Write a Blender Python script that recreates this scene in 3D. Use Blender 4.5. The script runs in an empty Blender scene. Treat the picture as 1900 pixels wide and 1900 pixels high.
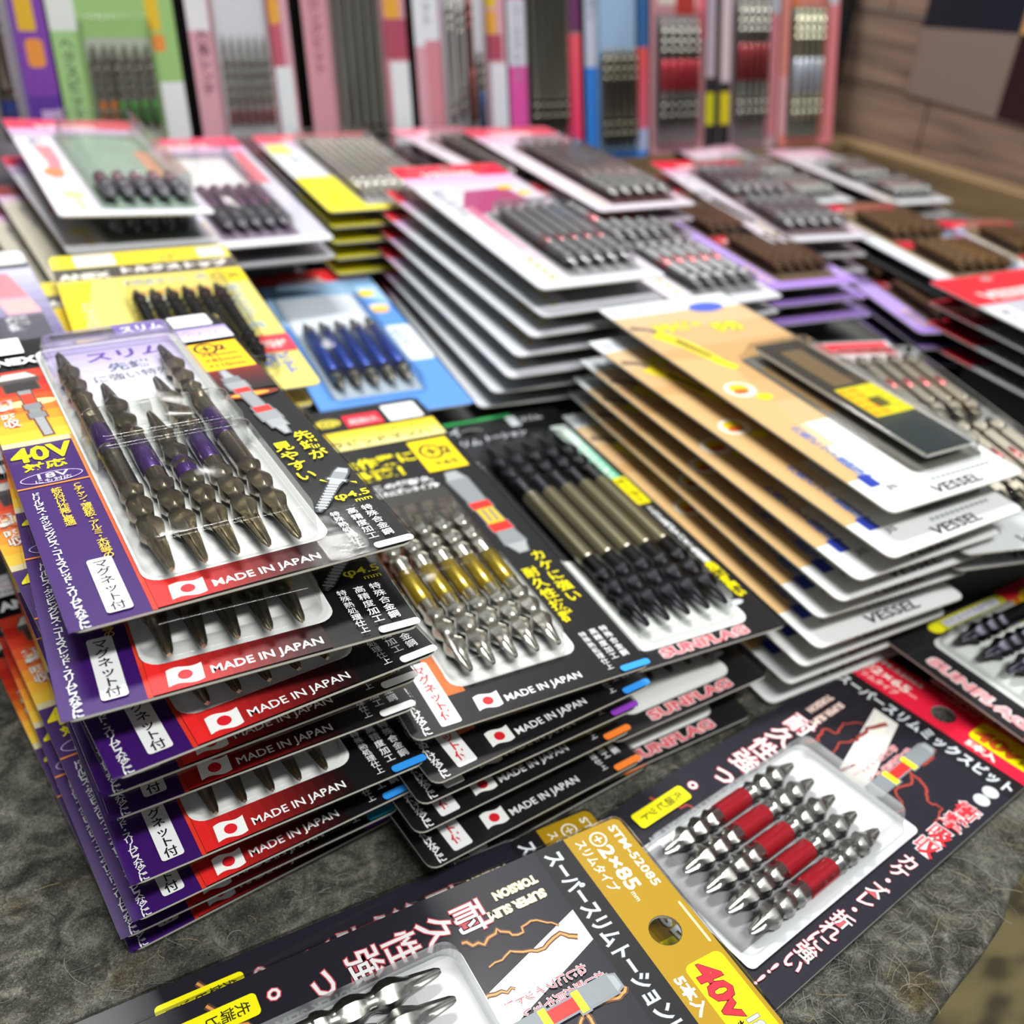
import bpy, bmesh, math, random
from mathutils import Vector, Matrix, Euler
random.seed(7)
S = bpy.context.scene
COL = S.collection
U = 0.001                      # one unit of the layout = 1 mm
R = math.radians

# ------------------------------------------------------------------ camera, world, lights, exposure
def look_matrix(yaw, pitch, roll):
    h, p, r = R(90 - yaw), R(pitch), R(roll)
    fwd = Vector((math.cos(h)*math.cos(p), math.sin(h)*math.cos(p), -math.sin(p)))
    right = Vector((math.sin(h), -math.cos(h), 0)); up = right.cross(fwd)
    Rr = right*math.cos(r) + up*math.sin(r); Uu = -right*math.sin(r) + up*math.cos(r)
    return Matrix((Rr, Uu, -fwd)).transposed()
cam = bpy.data.cameras.new('camera'); camo = bpy.data.objects.new('camera', cam); COL.objects.link(camo)
cam.sensor_width = 36; cam.lens = 36*1850/1900; cam.clip_start = 0.01
camo.matrix_world = Matrix.Translation((0, 0, .2407)) @ look_matrix(33, 32, 4.5).to_4x4()
cam.dof.use_dof = True; cam.dof.focus_distance = 0.243; cam.dof.aperture_fstop = 11.0
S.camera = camo

w = bpy.data.worlds.new('shop_light'); S.world = w; w.use_nodes = True
w.node_tree.nodes['Background'].inputs[0].default_value = (.92, .96, 1, 1)
w.node_tree.nodes['Background'].inputs[1].default_value = 0.30
def area(name, loc, aim, sx, sy, power, col=(1, .985, .95)):
    l = bpy.data.lights.new(name, 'AREA'); l.shape = 'RECTANGLE'; l.size = sx; l.size_y = sy; l.energy = power; l.color = col
    o = bpy.data.objects.new(name, l); COL.objects.link(o); o.location = loc
    o.rotation_euler = (Vector(aim) - Vector(loc)).to_track_quat('-Z', 'Y').to_euler(); return o
area('ceiling_light_tube', (.12, 1.05, 1.78), (.12, .25, 0), .7, .2, 40)
area('ceiling_light_spot', (.86, 2.24, 1.62), (.1, .22, 0), .16, .06, 1.6)
area('ceiling_light_tube', (.35, -.75, 1.9), (.3, .5, 0), 1.5, .12, 50)
S.view_settings.view_transform = 'Standard'; S.view_settings.look = 'None'
S.view_settings.exposure = 0.0; S.view_settings.gamma = 1.0; S.view_settings.use_curve_mapping = False
S.cycles.transparent_max_bounces = 28; S.cycles.max_bounces = 8
S.cycles.caustics_reflective = False; S.cycles.caustics_refractive = False

# ------------------------------------------------------------------ materials
def lin(c):
    c = c.lstrip('#'); v = [int(c[i:i+2], 16)/255 for i in (0, 2, 4)]
    return tuple(x/12.92 if x <= .04045 else ((x+.055)/1.055)**2.4 for x in v) + (1,)
_mats = {}
def nodes(m):
    m.use_nodes = True; t = m.node_tree; return t, t.nodes, t.links, t.nodes.get('Principled BSDF')
def ink(c):
    if c not in _mats:
        m = bpy.data.materials.new('print_' + c.lstrip('#')); t, n, l, b = nodes(m)
        b.inputs['Base Color'].default_value = lin(c); b.inputs['Roughness'].default_value = .38
        b.inputs['Specular IOR Level'].default_value = .45
        _mats[c] = m
    return _mats[c]
def metal(c, rough=.25):
    k = 'metal' + c + str(rough)
    if k not in _mats:
        m = bpy.data.materials.new('metal_' + c.lstrip('#')); t, n, l, b = nodes(m)
        b.inputs['Base Color'].default_value = lin(c); b.inputs['Metallic'].default_value = 1
        nz = n.new('ShaderNodeTexNoise'); nz.inputs['Scale'].default_value = 900; nz.inputs['Detail'].default_value = 3
        mr = n.new('ShaderNodeMapRange'); mr.inputs['To Min'].default_value = rough*.75; mr.inputs['To Max'].default_value = rough*1.3
        l.new(nz.outputs['Fac'], mr.inputs['Value']); l.new(mr.outputs[0], b.inputs['Roughness'])
        _mats[k] = m
    return _mats[k]
def lacquer(c):
    k = 'lac' + c
    if k not in _mats:
        m = bpy.data.materials.new('sleeve_' + c.lstrip('#')); t, n, l, b = nodes(m)
        b.inputs['Base Color'].default_value = lin(c); b.inputs['Metallic'].default_value = .55
        b.inputs['Roughness'].default_value = .3; b.inputs['Coat Weight'].default_value = .6; b.inputs['Coat Roughness'].default_value = .08
        _mats[k] = m
    return _mats[k]
def plastic():
    if 'plastic' not in _mats:
        m = bpy.data.materials.new('clear_plastic'); t, n, l, b = nodes(m); n.remove(b)
        out = n['Material Output']; mix = n.new('ShaderNodeMixShader'); tr = n.new('ShaderNodeBsdfTransparent'); gl = n.new('ShaderNodeBsdfGlossy')
        tr.inputs[0].default_value = (.97, .975, .97, 1); gl.inputs['Roughness'].default_value = .09
        fr = n.new('ShaderNodeFresnel'); fr.inputs[0].default_value = 1.42
        nz = n.new('ShaderNodeTexNoise'); nz.inputs['Scale'].default_value = 160; nz.inputs['Detail'].default_value = 2
        tc = n.new('ShaderNodeTexCoord'); l.new(tc.outputs['Object'], nz.inputs['Vector'])
        bp = n.new('ShaderNodeBump'); bp.inputs['Strength'].default_value = .10; bp.inputs['Distance'].default_value = .0005
        l.new(nz.outputs['Fac'], bp.inputs['Height']); l.new(bp.outputs[0], gl.inputs['Normal']); l.new(bp.outputs[0], fr.inputs['Normal'])
        mu = n.new('ShaderNodeMath'); mu.operation = 'MULTIPLY'; mu.inputs[1].default_value = .58; l.new(fr.outputs[0], mu.inputs[0]); l.new(mu.outputs[0], mix.inputs[0]); l.new(tr.outputs[0], mix.inputs[1]); l.new(gl.outputs[0], mix.inputs[2]); l.new(mix.outputs[0], out.inputs[0])
        _mats['plastic'] = m
    return _mats['plastic']
def ramp(n, stops):
    r = n.new('ShaderNodeValToRGB'); e = r.color_ramp.elements
    while len(e) < len(stops): e.new(.5)
    for q, (p, c) in zip(e, stops): q.position = p; q.color = lin(c)
    return r
def wood(name, axis, tint=0):
    m = bpy.data.materials.new(name); t, n, l, b = nodes(m)
    tc = n.new('ShaderNodeTexCoord'); mp = n.new('ShaderNodeMapping')
    mp.inputs['Scale'].default_value = (60, 4, 60) if axis == 'y' else (4, 60, 60)
    l.new(tc.outputs['Object'], mp.inputs['Vector'])
    nz = n.new('ShaderNodeTexNoise'); nz.inputs['Scale'].default_value = 1.6; nz.inputs['Detail'].default_value = 9; nz.inputs['Distortion'].default_value = .5
    l.new(mp.outputs[0], nz.inputs['Vector'])
    rp = ramp(n, [(.30, '#5a4840'), (.45, '#7c675a'), (.6, '#917868'), (.75, '#a58a74')] if not tint else [(.3, '#5c4a34'), (.5, '#7d6647'), (.72, '#8f7653')])
    l.new(nz.outputs['Fac'], rp.inputs[0]); l.new(rp.outputs[0], b.inputs['Base Color'])
    b.inputs['Roughness'].default_value = .6
    bp = n.new('ShaderNodeBump'); bp.inputs['Strength'].default_value = .2; bp.inputs['Distance'].default_value = .002
    l.new(nz.outputs['Fac'], bp.inputs['Height']); l.new(bp.outputs[0], b.inputs['Normal']); return m
def felt():
    m = bpy.data.materials.new('grey_felt'); t, n, l, b = nodes(m)
    tc = n.new('ShaderNodeTexCoord')
    n1 = n.new('ShaderNodeTexNoise'); n1.inputs['Scale'].default_value = 90; n1.inputs['Detail'].default_value = 8; n1.inputs['Distortion'].default_value = 1.4
    n2 = n.new('ShaderNodeTexNoise'); n2.inputs['Scale'].default_value = 900; n2.inputs['Detail'].default_value = 6; n2.inputs['Distortion'].default_value = 2
    n3 = n.new('ShaderNodeTexNoise'); n3.inputs['Scale'].default_value = 45; n3.inputs['Detail'].default_value = 3
    for q in (n1, n2, n3): l.new(tc.outputs['Object'], q.inputs['Vector'])
    mx = n.new('ShaderNodeMix'); mx.data_type = 'FLOAT'; mx.inputs[0].default_value = .45
    l.new(n1.outputs['Fac'], mx.inputs[2]); l.new(n2.outputs['Fac'], mx.inputs[3])
    rp = ramp(n, [(.33, '#1d1e1b'), (.47, '#403f3a'), (.58, '#64635b'), (.7, '#87867c')]); l.new(mx.outputs[0], rp.inputs[0])
    r3 = ramp(n, [(.60, '#ffffff'), (.75, '#cfc09a')]); l.new(n3.outputs['Fac'], r3.inputs[0])
    mm = n.new('ShaderNodeMix'); mm.data_type = 'RGBA'; mm.blend_type = 'MULTIPLY'; mm.inputs[0].default_value = 1
    l.new(rp.outputs[0], mm.inputs[6]); l.new(r3.outputs[0], mm.inputs[7]); l.new(mm.outputs[2], b.inputs['Base Color'])
    b.inputs['Roughness'].default_value = .95; b.inputs['Specular IOR Level'].default_value = .1
    bp = n.new('ShaderNodeBump'); bp.inputs['Strength'].default_value = .8; bp.inputs['Distance'].default_value = .002
    l.new(mx.outputs[0], bp.inputs['Height']); l.new(bp.outputs[0], b.inputs['Normal']); return m

# ------------------------------------------------------------------ helpers
def tag(o, label=None, cat=None, group=None, kind=None):
    for k, v in (('label', label), ('category', cat), ('group', group), ('kind', kind)):
        if v: o[k] = v
    return o
def link(o, parent=None):
    COL.objects.link(o); o.parent = parent; return o
def mesh_obj(name, verts, faces, mats, idx=None, parent=None, smooth=None):
    me = bpy.data.meshes.new(name); me.from_pydata([tuple(c*U for c in v) for v in verts], [], faces)
    for m in mats: me.materials.append(m)
    if idx: me.polygons.foreach_set('material_index', idx)
    if smooth is not None:
        me.polygons.foreach_set('use_smooth', [True]*len(me.polygons)); me.set_sharp_from_angle(angle=R(smooth))
    me.update(); return link(bpy.data.objects.new(name, me), parent)
def rrect(x0, y0, x1, y1, r, n=5):
    r = min(r, (x1-x0)/2-.01, (y1-y0)/2-.01)
    if r <= 0: return [(x0, y0), (x1, y0), (x1, y1), (x0, y1)]
    out = []
    for cx, cy, a in ((x1-r, y0+r, -90), (x1-r, y1-r, 0), (x0+r, y1-r, 90), (x0+r, y0+r, 180)):
        out += [(cx+r*math.cos(R(a+90*i/n)), cy+r*math.sin(R(a+90*i/n))) for i in range(n+1)]
    return out
_tc = {}
def text_mesh(s, off):
    if (s, off) not in _tc:
        c = bpy.data.curves.new('t', 'FONT'); c.body = s; c.size = 1; c.offset = off; c.resolution_u = 2
        o = bpy.data.objects.new('t', c); m = o.to_mesh()
        _tc[(s, off)] = ([(v.co.x, v.co.y) for v in m.vertices], [list(p.vertices) for p in m.polygons])
        o.to_mesh_clear(); bpy.data.objects.remove(o); bpy.data.curves.remove(c)
    return _tc[(s, off)]

class Art:
    """printed face of one card: flat coloured shapes in card millimetres, later shapes a hair above earlier ones"""
    def __init__(s, W, L, base, r=3.2, th=.7, holes=()):
        s.W, s.L, s.v, s.f, s.c, s.z = W, L, [], [], [], 0.0
        s.holes = holes; out = rrect(0, 0, W, L, r, 4)
        if holes:
            bm = bmesh.new()
            def loop(pts): vs = [bm.verts.new((x, y, 0)) for x, y in pts]; return [bm.edges.new((vs[i], vs[(i+1) % len(vs)])) for i in range(len(vs))]
            e = loop(out)
            for cx, cy, rx, ry in holes: e += loop([(cx+rx*math.cos(R(-a)), cy+ry*math.sin(R(-a))) for a in range(0, 360, 15)])
            bmesh.ops.triangle_fill(bm, edges=e, use_beauty=True)
            bm.normal_update()
            for q in bm.faces:
                if q.normal.z < 0: q.normal_flip()
            ex = bmesh.ops.extrude_face_region(bm, geom=bm.faces[:])
            top = [g for g in ex['geom'] if isinstance(g, bmesh.types.BMVert)]
            for q in bm.verts: q.co.z = -th
            for q in top: q.co.z = 0
            bm.verts.index_update()
            s.v = [tuple(q.co) for q in bm.verts]; s.f = [[q.index for q in p.verts] for p in bm.faces]; s.c = ['#cfcdc2' if all(abs(q.co.z+th) < 1e-6 for q in p.verts) else base if all(abs(q.co.z) < 1e-6 for q in p.verts) else '#d8d6cc' for p in bm.faces]; bm.free()
        else:
            n = len(out); s.v = [(x, y, -th) for x, y in out] + [(x, y, 0) for x, y in out]
            s.f = [list(range(n))[::-1], list(range(n, 2*n))] + [[i, (i+1) % n, n+(i+1) % n, n+i] for i in range(n)]
            s.c = [base]*2 + ['#d8d6cc']*n
            s.c[0] = '#cfcdc2'
    def _add(s, pts, faces, c):
        s.z += .005; b = len(s.v); s.v += [(x, y, s.z) for x, y in pts]; s.f += [[b+i for i in f] for f in faces]; s.c += [c]*len(faces)
    def poly(s, pts, c):
        a = sum(pts[i][0]*pts[(i+1) % len(pts)][1]-pts[(i+1) % len(pts)][0]*pts[i][1] for i in range(len(pts)))
        s._add(pts if a > 0 else pts[::-1], [list(range(len(pts)))], c)
    def rect(s, x0, y0, x1, y1, c, r=0): s.poly(rrect(x0, y0, x1, y1, r), c)
    def rect_hole(s, x0, y0, x1, y1, c, h, r=0):
        bm = bmesh.new()
        def loop(pts): vs = [bm.verts.new((x, y, 0)) for x, y in pts]; return [bm.edges.new((vs[i], vs[(i+1) % len(vs)])) for i in range(len(vs))]
        e = loop(rrect(x0, y0, x1, y1, r)) + loop([(h[0]+h[2]*math.cos(R(-a)), h[1]+h[3]*math.sin(R(-a))) for a in range(0, 360, 15)])
        bmesh.ops.triangle_fill(bm, edges=e, use_beauty=True); bm.normal_update()
        for q in bm.faces:
            if q.normal.z < 0: q.normal_flip()
        bm.verts.index_update(); s._add([(q.co.x, q.co.y) for q in bm.verts], [[q.index for q in p.verts] for p in bm.faces], c); bm.free()
    def ell(s, cx, cy, rx, ry, c, rot=0):
        k = [(rx*math.cos(R(a)), ry*math.sin(R(a))) for a in range(0, 360, 15)]; q = R(rot)
        s.poly([(cx+x*math.cos(q)-y*math.sin(q), cy+x*math.sin(q)+y*math.cos(q)) for x, y in k], c)
    def grad(s, x0, y0, x1, y1, ca, cb, n=10, axis='x'):
        A = [int(ca[i:i+2], 16) for i in (1, 3, 5)]; B = [int(cb[i:i+2], 16) for i in (1, 3, 5)]
        for i in range(n):
            t = (i+.5)/n; c = '#%02x%02x%02x' % tuple(int(a+(b-a)*t) for a, b in zip(A, B))
            if axis == 'x': s.rect(x0+(x1-x0)*i/n, y0, x0+(x1-x0)*(i+1)/n, y1, c)
            else: s.rect(x0, y0+(y1-y0)*i/n, x1, y0+(y1-y0)*(i+1)/n, c)
            s.z -= .005
        s.z += .005
    def bolt(s, pts, w0, c, glow=None):
        if glow:
            out = [pts[0]]
            for (x0, y0), (x1, y1) in zip(pts, pts[1:]): out += [(x0+(x1-x0)*t+random.uniform(-.7, .7), y0+(y1-y0)*t+random.uniform(-.7, .7)) for t in (.25, .5, .75)] + [(x1, y1)]
            pts = out; s.bolt(pts, w0*2.4, glow)
        L, Rr = [], []
        for i, (x, y) in enumerate(pts):
            a = pts[max(i-1, 0)]; b = pts[min(i+1, len(pts)-1)]; dx, dy = b[0]-a[0], b[1]-a[1]; d = math.hypot(dx, dy) or 1
            k = w0*.5*(1-.6*i/len(pts)); L.append((x-dy/d*k, y+dx/d*k)); Rr.append((x+dy/d*k, y-dx/d*k))
        n = len(pts); s._add(L+Rr, [[i, n+i, n+i+1, i+1] for i in range(n-1)], c)
    def text(s, t, x, y, h, c, rot=0, sx=1, bold=.012, out=None, vert=False, pitch=1.0, fit=None, skew=0):
        """out=(colour, offset) puts a wider copy under the letters; vert sets the characters one under the other; fit = total length"""
        if vert:
            for i, ch in enumerate(t):
                if ch == ' ': continue
                cx, cy = x, y-h*pitch*i
                if ch in 'ー・!！…' and ch == 'ー': s.text(ch, cx+h*.14, cy+h*.86, h, c, -90+rot, sx, bold, out)
                else: s.text(ch, cx, cy, h, c, rot, sx, bold, out)
            return
        pts, fs = text_mesh(t, 0.0)
        if not pts: return
        k = 1
        if fit: k = fit/(max(p[0] for p in pts)*h)
        q = R(rot); ca, sa = math.cos(q), math.sin(q)
        for col, off in ([(out[0], out[1])] if out else []) + [(c, bold)]:
            pts, fs = text_mesh(t, off)
            s._add([(x+(px*sx*k+py*skew)*h*ca-py*h*sa, y+(px*sx*k+py*skew)*h*sa+py*h*ca) for px, py in pts], fs, col)
    def pic(s, x0, y0, x1, y1, w, segs, rim='#6d7074'):
        """printed picture of a bit: segments (t0, t1, half width at t0, half width at t1, colour) along a line"""
        d = math.hypot(x1-x0, y1-y0); ux, uy = (x1-x0)/d, (y1-y0)/d
        for k, col in ((1, rim), (0, None)):
            for t0, t1, a, b, c in segs:
                e = .55*k; a2, b2 = a*w+e, b*w+e; p = (x0+ux*(t0*d-e), y0+uy*(t0*d-e)); q = (x0+ux*(t1*d+e), y0+uy*(t1*d+e))
                s.poly([(p[0]-uy*a2, p[1]+ux*a2), (p[0]+uy*a2, p[1]-ux*a2), (q[0]+uy*b2, q[1]-ux*b2), (q[0]-uy*b2, q[1]+ux*b2)], col or c)
    def flag(s, x, y, w_, h_):
        n = 8; top = [(x+w_*i/n, y+h_+.45*math.sin(i/n*6.3)) for i in range(n+1)]; bot = [(x+w_*i/n-.4, y+.45*math.sin(i/n*6.3)) for i in range(n+1)]
        s.poly(bot + top[::-1], '#eef0ee'); s.ell(x+w_/2-.2, y+h_/2, h_*.3, h_*.3, '#d8202c')
    def build(s, parent):
        cs = list(dict.fromkeys(s.c)); return mesh_obj('backing_card', s.v, s.f, [ink(c) for c in cs], [cs.index(c) for c in s.c], parent)

def dome(parent, W, L, boxes, sheet=True, r=4.5, draft=.9):
    """clear plastic: a thin sheet over the whole card with one or more raised box-shaped bubbles (x0,y0,x1,y1,height)"""
    v, f = [], []
    def ring(pts, z): b = len(v); v.extend((x, y, z) for x, y in pts); return b
    if sheet:
        a = ring(rrect(-.7, -.7, W+.7, L+.7, 3.6), -.9); b = ring(rrect(-.7, -.7, W+.7, L+.7, 3.6), .1); c = ring(rrect(-.55, -.55, W+.55, L+.55, 3.5), .55)
        n = c-b
        for p, q in ((a, b), (b, c)): f += [[p+i, p+(i+1) % n, q+(i+1) % n, q+i] for i in range(n)]
        f.append(list(range(c, c+n)))
    for x0, y0, x1, y1, h in boxes:
        rs = [ring(rrect(x0-k, y0-k, x1+k, y1+k, r+k), z) for k, z in ((1.6, .6), (.5, .75), (0, 1.2), (-draft*.8, h-1.4), (-draft-.35, h-.45), (-draft-1.3, h))]
        n = rs[1]-rs[0]
        for p, q in zip(rs, rs[1:]): f += [[p+i, p+(i+1) % n, q+(i+1) % n, q+i] for i in range(n)]
        f.append(list(range(rs[-1], rs[-1]+n)))
    return mesh_obj('blister', v, f, [plastic()], None, parent, 50)

def bit_profile(kind, L, r, k=1, tx=0):
    if kind == 'torsion':
        e = [(0, .20, 'p'), (1.2, .36, 'p'), (6, .58, 'p'), (8, .66, 'p'), (9.6, .66, 'c'), (11, .80, 'h'), (13.2, 1, 'h'), (15.4, 1, 'h'), (17.4, .80, 'h'), (18.2, .68, 'c'), (19.6, .68, 'c'), (21, .82, 'h'), (23.2, 1, 'h'), (25.2, 1, 'h'), (27.4, .82, 'h'), (28.2, .70, 'c'), (29.2, .70, 'c'), (30.4, .84, 'h'), (32, .97, 'h'), (33.5, .97, 'h'), (34.3, .84, 'c')]
        e = [(y*k+(tx if y > 9 else tx*y/9), a, t) for y, a, t in e]
    elif kind == 'slim':
        e = [(0, .1, 'p'), (3, .3, 'p'), (8, .55, 'p'), (10, .62, 'c'), (16, .62, 'c'), (17, .9, 'h'), (18, 1, 'h'), (22, 1, 'h'), (23, .75, 'c'), (24.5, .75, 'c'), (25.5, 1, 'h'), (29, 1, 'h'), (30, .82, 'c')]
    else:
        e = [(0, .25, 'p'), (5, .8, 'p'), (6, 1, 'h'), (10, 1, 'h'), (11, .75, 'c'), (12.5, .75, 'c'), (13.5, 1, 'h')]
    m = e[-1][0]*2+4
    if L < m: e = [(y*L/m, a, t) for y, a, t in e]
    return [(y, a*r, t) for y, a, t in e] + [(L-y, a*r, t) for y, a, t in e[::-1]]
def bit(parent, x, y, L, r, col, sleeves=(), kind='torsion', rot=0, rough=.25, N=24, tipcol=None, k=.72, tx=0):
    prof = bit_profile(kind, L, r, k, tx); v, f = [], []
    def rad(t, a):
        if t == 'h': return math.cos(R(30))/math.cos((a % R(60))-R(30))*1.04
        if t == 'p': return .62+.38*abs(math.cos(2*a))**1.5
        return 1
    for yy, rr, t in prof:
        for i in range(N):
            a = 2*math.pi*i/N; q = rr*rad(t, a); v.append((q*math.sin(a), yy, q*math.cos(a)))
    K = len(prof)
    for q_ in range(K-1):
        for i in range(N): f.append([q_*N+i, (q_+1)*N+i, (q_+1)*N+(i+1) % N, q_*N+(i+1) % N])
    f += [list(range(N)), list(range((K-1)*N, K*N))[::-1]]
    mats = [metal(col, rough)]; idx = None
    if tipcol:
        mats.append(metal(tipcol, rough)); idx = [1 if (k < 4 or k >= K-5) else 0 for k in range(K-1) for i in range(N)] + [1, 1]
    o = mesh_obj('driver_bit', v, f, mats, idx, parent, 26)
    o.location = (x*U, y*U, (r*1.04+.7)*U); o.rotation_euler = (0, 0, R(rot))
    for a, b, c in sleeves:
        v, f = [], []; q = [(a, r*.84), (a+.5, r*.94), (b-.5, r*.94), (b, r*.84)]
        for yy, rr in q: v += [(rr*math.sin(2*math.pi*i/N), yy, rr*math.cos(2*math.pi*i/N)) for i in range(N)]
        for k in range(3): f += [[k*N+i, (k+1)*N+i, (k+1)*N+(i+1) % N, k*N+(i+1) % N] for i in range(N)]
        mesh_obj('colour_sleeve', v, f, [lacquer(c)], None, o, 35)
    return o

def pack_root():
    return link(bpy.data.objects.new('driver_bit_pack', None))
def pose(o, p, yaw, pit=0, rol=0):
    o.location = Vector(p)*U
    o.rotation_euler = (Matrix.Rotation(R(yaw), 3, 'Z') @ Matrix.Rotation(R(pit), 3, 'X') @ Matrix.Rotation(R(rol), 3, 'Y')).to_euler()
    o.empty_display_size = .01
_used = {}
ALL = []
def colour_tab(parent, W, c):
    p = rrect(W-10.4, .1, W-.1, 2.5, 1); n = len(p)
    o = mesh_obj('colour_tab', [(x, y, .6) for x, y in p]+[(x, y, .75) for x, y in p], [list(range(n, 2*n))]+[[i, (i+1) % n, n+(i+1) % n, n+i] for i in range(n)], [ink(c)], None, parent)
    o['label'] = 'small coloured corner tab'
def put(proto, p, yaw, pit, rol, label, group=None, bits=True, cat='driver bit pack'):
    """first use moves the pack that was built, later uses copy it with its parts"""
    if proto.name not in _used: _used[proto.name] = 1; o = proto
    else:
        o = proto.copy(); COL.objects.link(o)
        for k in ('label', 'group'):
            if k in o: del o[k]
        for ch in proto.children:
            if ch.name.startswith('colour_tab') or (ch.name.startswith(('driver_bit', 'blade_holder')) and not bits): continue
            c = ch.copy(); COL.objects.link(c); c.parent = o
            for g in ch.children: d = g.copy(); COL.objects.link(d); d.parent = c
    pose(o, p, yaw, pit, rol); tag(o, label, cat, group); ALL.append(o); return o

# ------------------------------------------------------------------ the setting
def box(name, x0, y0, z0, x1, y1, z1, m, bev=0, parent=None):
    bm = bmesh.new(); bmesh.ops.create_cube(bm, size=1)
    for v in bm.verts: v.co = ((x0+x1)/2+v.co.x*(x1-x0), (y0+y1)/2+v.co.y*(y1-y0), (z0+z1)/2+v.co.z*(z1-z0))
    if bev: bmesh.ops.bevel(bm, geom=bm.edges[:], offset=bev, segments=2, affect='EDGES')
    for v in bm.verts: v.co *= U
    me = bpy.data.meshes.new(name); bm.to_mesh(me); bm.free(); me.materials.append(m)
    return link(bpy.data.objects.new(name, me), parent)
def structure(o): o['kind'] = 'structure'; return o
def planks(name, axis, base, lo, hi, z0, z1, m, hgt, lens, th=14):
    """a wall of wooden boards: one mesh, boards with a fine gap between them"""
    v, f = [], []
    z = z0; row = 0
    while z < z1-1:
        zt = min(z+hgt, z1); a = lo - (row*97 % lens)
        while a < hi:
            p0, p1 = max(a, lo)+.5, min(a+lens, hi)-.5
            if p1 > p0+2:
                b = len(v); e = 1.2
                for (d, s) in ((th, 0), (0, e)):
                    for (p, zz) in ((p0+s*.6, z+.5+s*.6), (p1-s*.6, z+.5+s*.6), (p1-s*.6, zt-.5-s*.6), (p0+s*.6, zt-.5-s*.6)):
                        v.append((base+d, p, zz) if axis == 'y' else (p, base+d, zz))
                f += [[b, b+1, b+2, b+3], [b+7, b+6, b+5, b+4]] + [[b+i, b+4+i, b+4+(i+1) % 4, b+(i+1) % 4] for i in range(4)]
            a += lens
        z = zt; row += 1
    o = mesh_obj(name, v, f, [m])
    bm = bmesh.new(); bm.from_mesh(o.data); bmesh.ops.recalc_face_normals(bm, faces=bm.faces[:]); bm.to_mesh(o.data); bm.free()
    return structure(o)
wood_y = wood('walnut_boards', 'y'); ledge_wood = wood('ledge_board', 'y', 1); ledge_x = wood('ledge_board_back', 'x', 1)
planks('wall_right', 'y', 822, -60, 740, -20, 235, wood_y, 62, 262)
black = bpy.data.materials.new('black_board'); t_, n_, l_, b_ = nodes(black); b_.inputs['Base Color'].default_value = lin('#0d0d0f'); b_.inputs['Roughness'].default_value = .7
structure(box('wall_back', -420, 742, -20, 836, 758, 235, black))
structure(box('trim_1', 792, -60, 0, 822, 742, 55, ledge_wood, 1))
structure(box('trim_2', -420, 688, 0, 792, 742, 54, ledge_x, 1))
grey_board = bpy.data.materials.new('grey_board'); t_, n_, l_, b_ = nodes(grey_board); b_.inputs['Base Color'].default_value = lin('#4a4b49'); b_.inputs['Roughness'].default_value = .9
structure(box('trim_3', -420, 345, 0, 792, 688, 27, grey_board, 1))
# display table: board under a felt mat whose front edge is cut by hand
edge = [(-420, -150), (-60, -12), (60, 22), (120, 42), (160, 56), (181, 64), (196, 67.5), (213, 71), (228, 75), (238, 80), (252, 84), (300, 91), (500, 100), (836, 110)]
def slab(name, pts, z0, z1, m, lip=0):
    out = pts + [(836, 742), (-420, 742)]; n = len(out); v, f = [], []
    for z, k in ((z0, 0), (z1-lip, 0)) + (((z1-lip*.4, .5), (z1, 1.4)) if lip else ()):
        v += [(x, y+(k*lip if i < len(pts) else 0), z) for i, (x, y) in enumerate(out)]
    K = len(v)//n
    f = [list(range(n))[::-1], list(range((K-1)*n, K*n))] + [[k*n+i, k*n+(i+1) % n, (k+1)*n+(i+1) % n, (k+1)*n+i] for k in range(K-1) for i in range(n)]
    return mesh_obj(name, v, f, [m], smooth=40)
mat_o = tag(slab('felt_mat', edge, -4, 0, felt(), 1.5), 'grey felt mat lining the display table under all the packs', 'felt mat')
board = tag(slab('display_table', [(x, y+4) for x, y in edge], -24, -4.02, grey_board), 'grey table board below the felt mat, its edge at lower right', 'display table')
fl = bpy.data.materials.new('floor_beige'); t, n, l, b = nodes(fl)
tc = n.new('ShaderNodeTexCoord'); mp = n.new('ShaderNodeMapping'); mp.inputs['Scale'].default_value = (40, 95, 30); mp.inputs['Rotation'].default_value = (0, 0, .9)
nz = n.new('ShaderNodeTexNoise'); nz.inputs['Scale'].default_value = 1.0; nz.inputs['Detail'].default_value = 1
l.new(tc.outputs['Object'], mp.inputs[0]); l.new(mp.outputs[0], nz.inputs['Vector'])
rp = ramp(n, [(.32, '#3c3620'), (.46, '#685f3d'), (.6, '#736944')]); l.new(nz.outputs['Fac'], rp.inputs[0]); l.new(rp.outputs[0], b.inputs['Base Color']); b.inputs['Roughness'].default_value = .7
structure(box('floor', -700, -800, -120, 1200, 800, -110, fl))

# loose wool of the felt
v, f = [], []
def wool(x, y):
    a = random.uniform(0, 6.28); L = random.uniform(3, 11); cu = random.uniform(-.35, .35); n_ = 6; px, py = x, y; z = random.uniform(.05, .25); h = random.uniform(.1, .9); wd = random.uniform(.035, .075)
    b = len(v)
    for i in range(n_+1):
        t_ = i/n_; zz = z+h*math.sin(t_*3.14)
        v.extend(((px-math.sin(a)*wd, py+math.cos(a)*wd, zz), (px+math.sin(a)*wd, py-math.cos(a)*wd, zz), (px, py, zz+wd*1.5)))
        px += math.cos(a)*L/n_; py += math.sin(a)*L/n_; a += cu+random.uniform(-.25, .25)
    for i in range(n_):
        for k in range(3): f.append([b+i*3+k, b+i*3+(k+1) % 3, b+i*3+3+(k+1) % 3, b+i*3+3+k])
def front(x):
    for (a, b), (c, d) in zip(edge, edge[1:]):
        if a <= x <= c: return b+(d-b)*(x-a)/(c-a)
    return 0
for i in range(5200):
    x = random.uniform(-60, 300); y = front(x)+4+abs(random.gauss(0, 1))*85
    if y < 330: wool(x, y)
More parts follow.
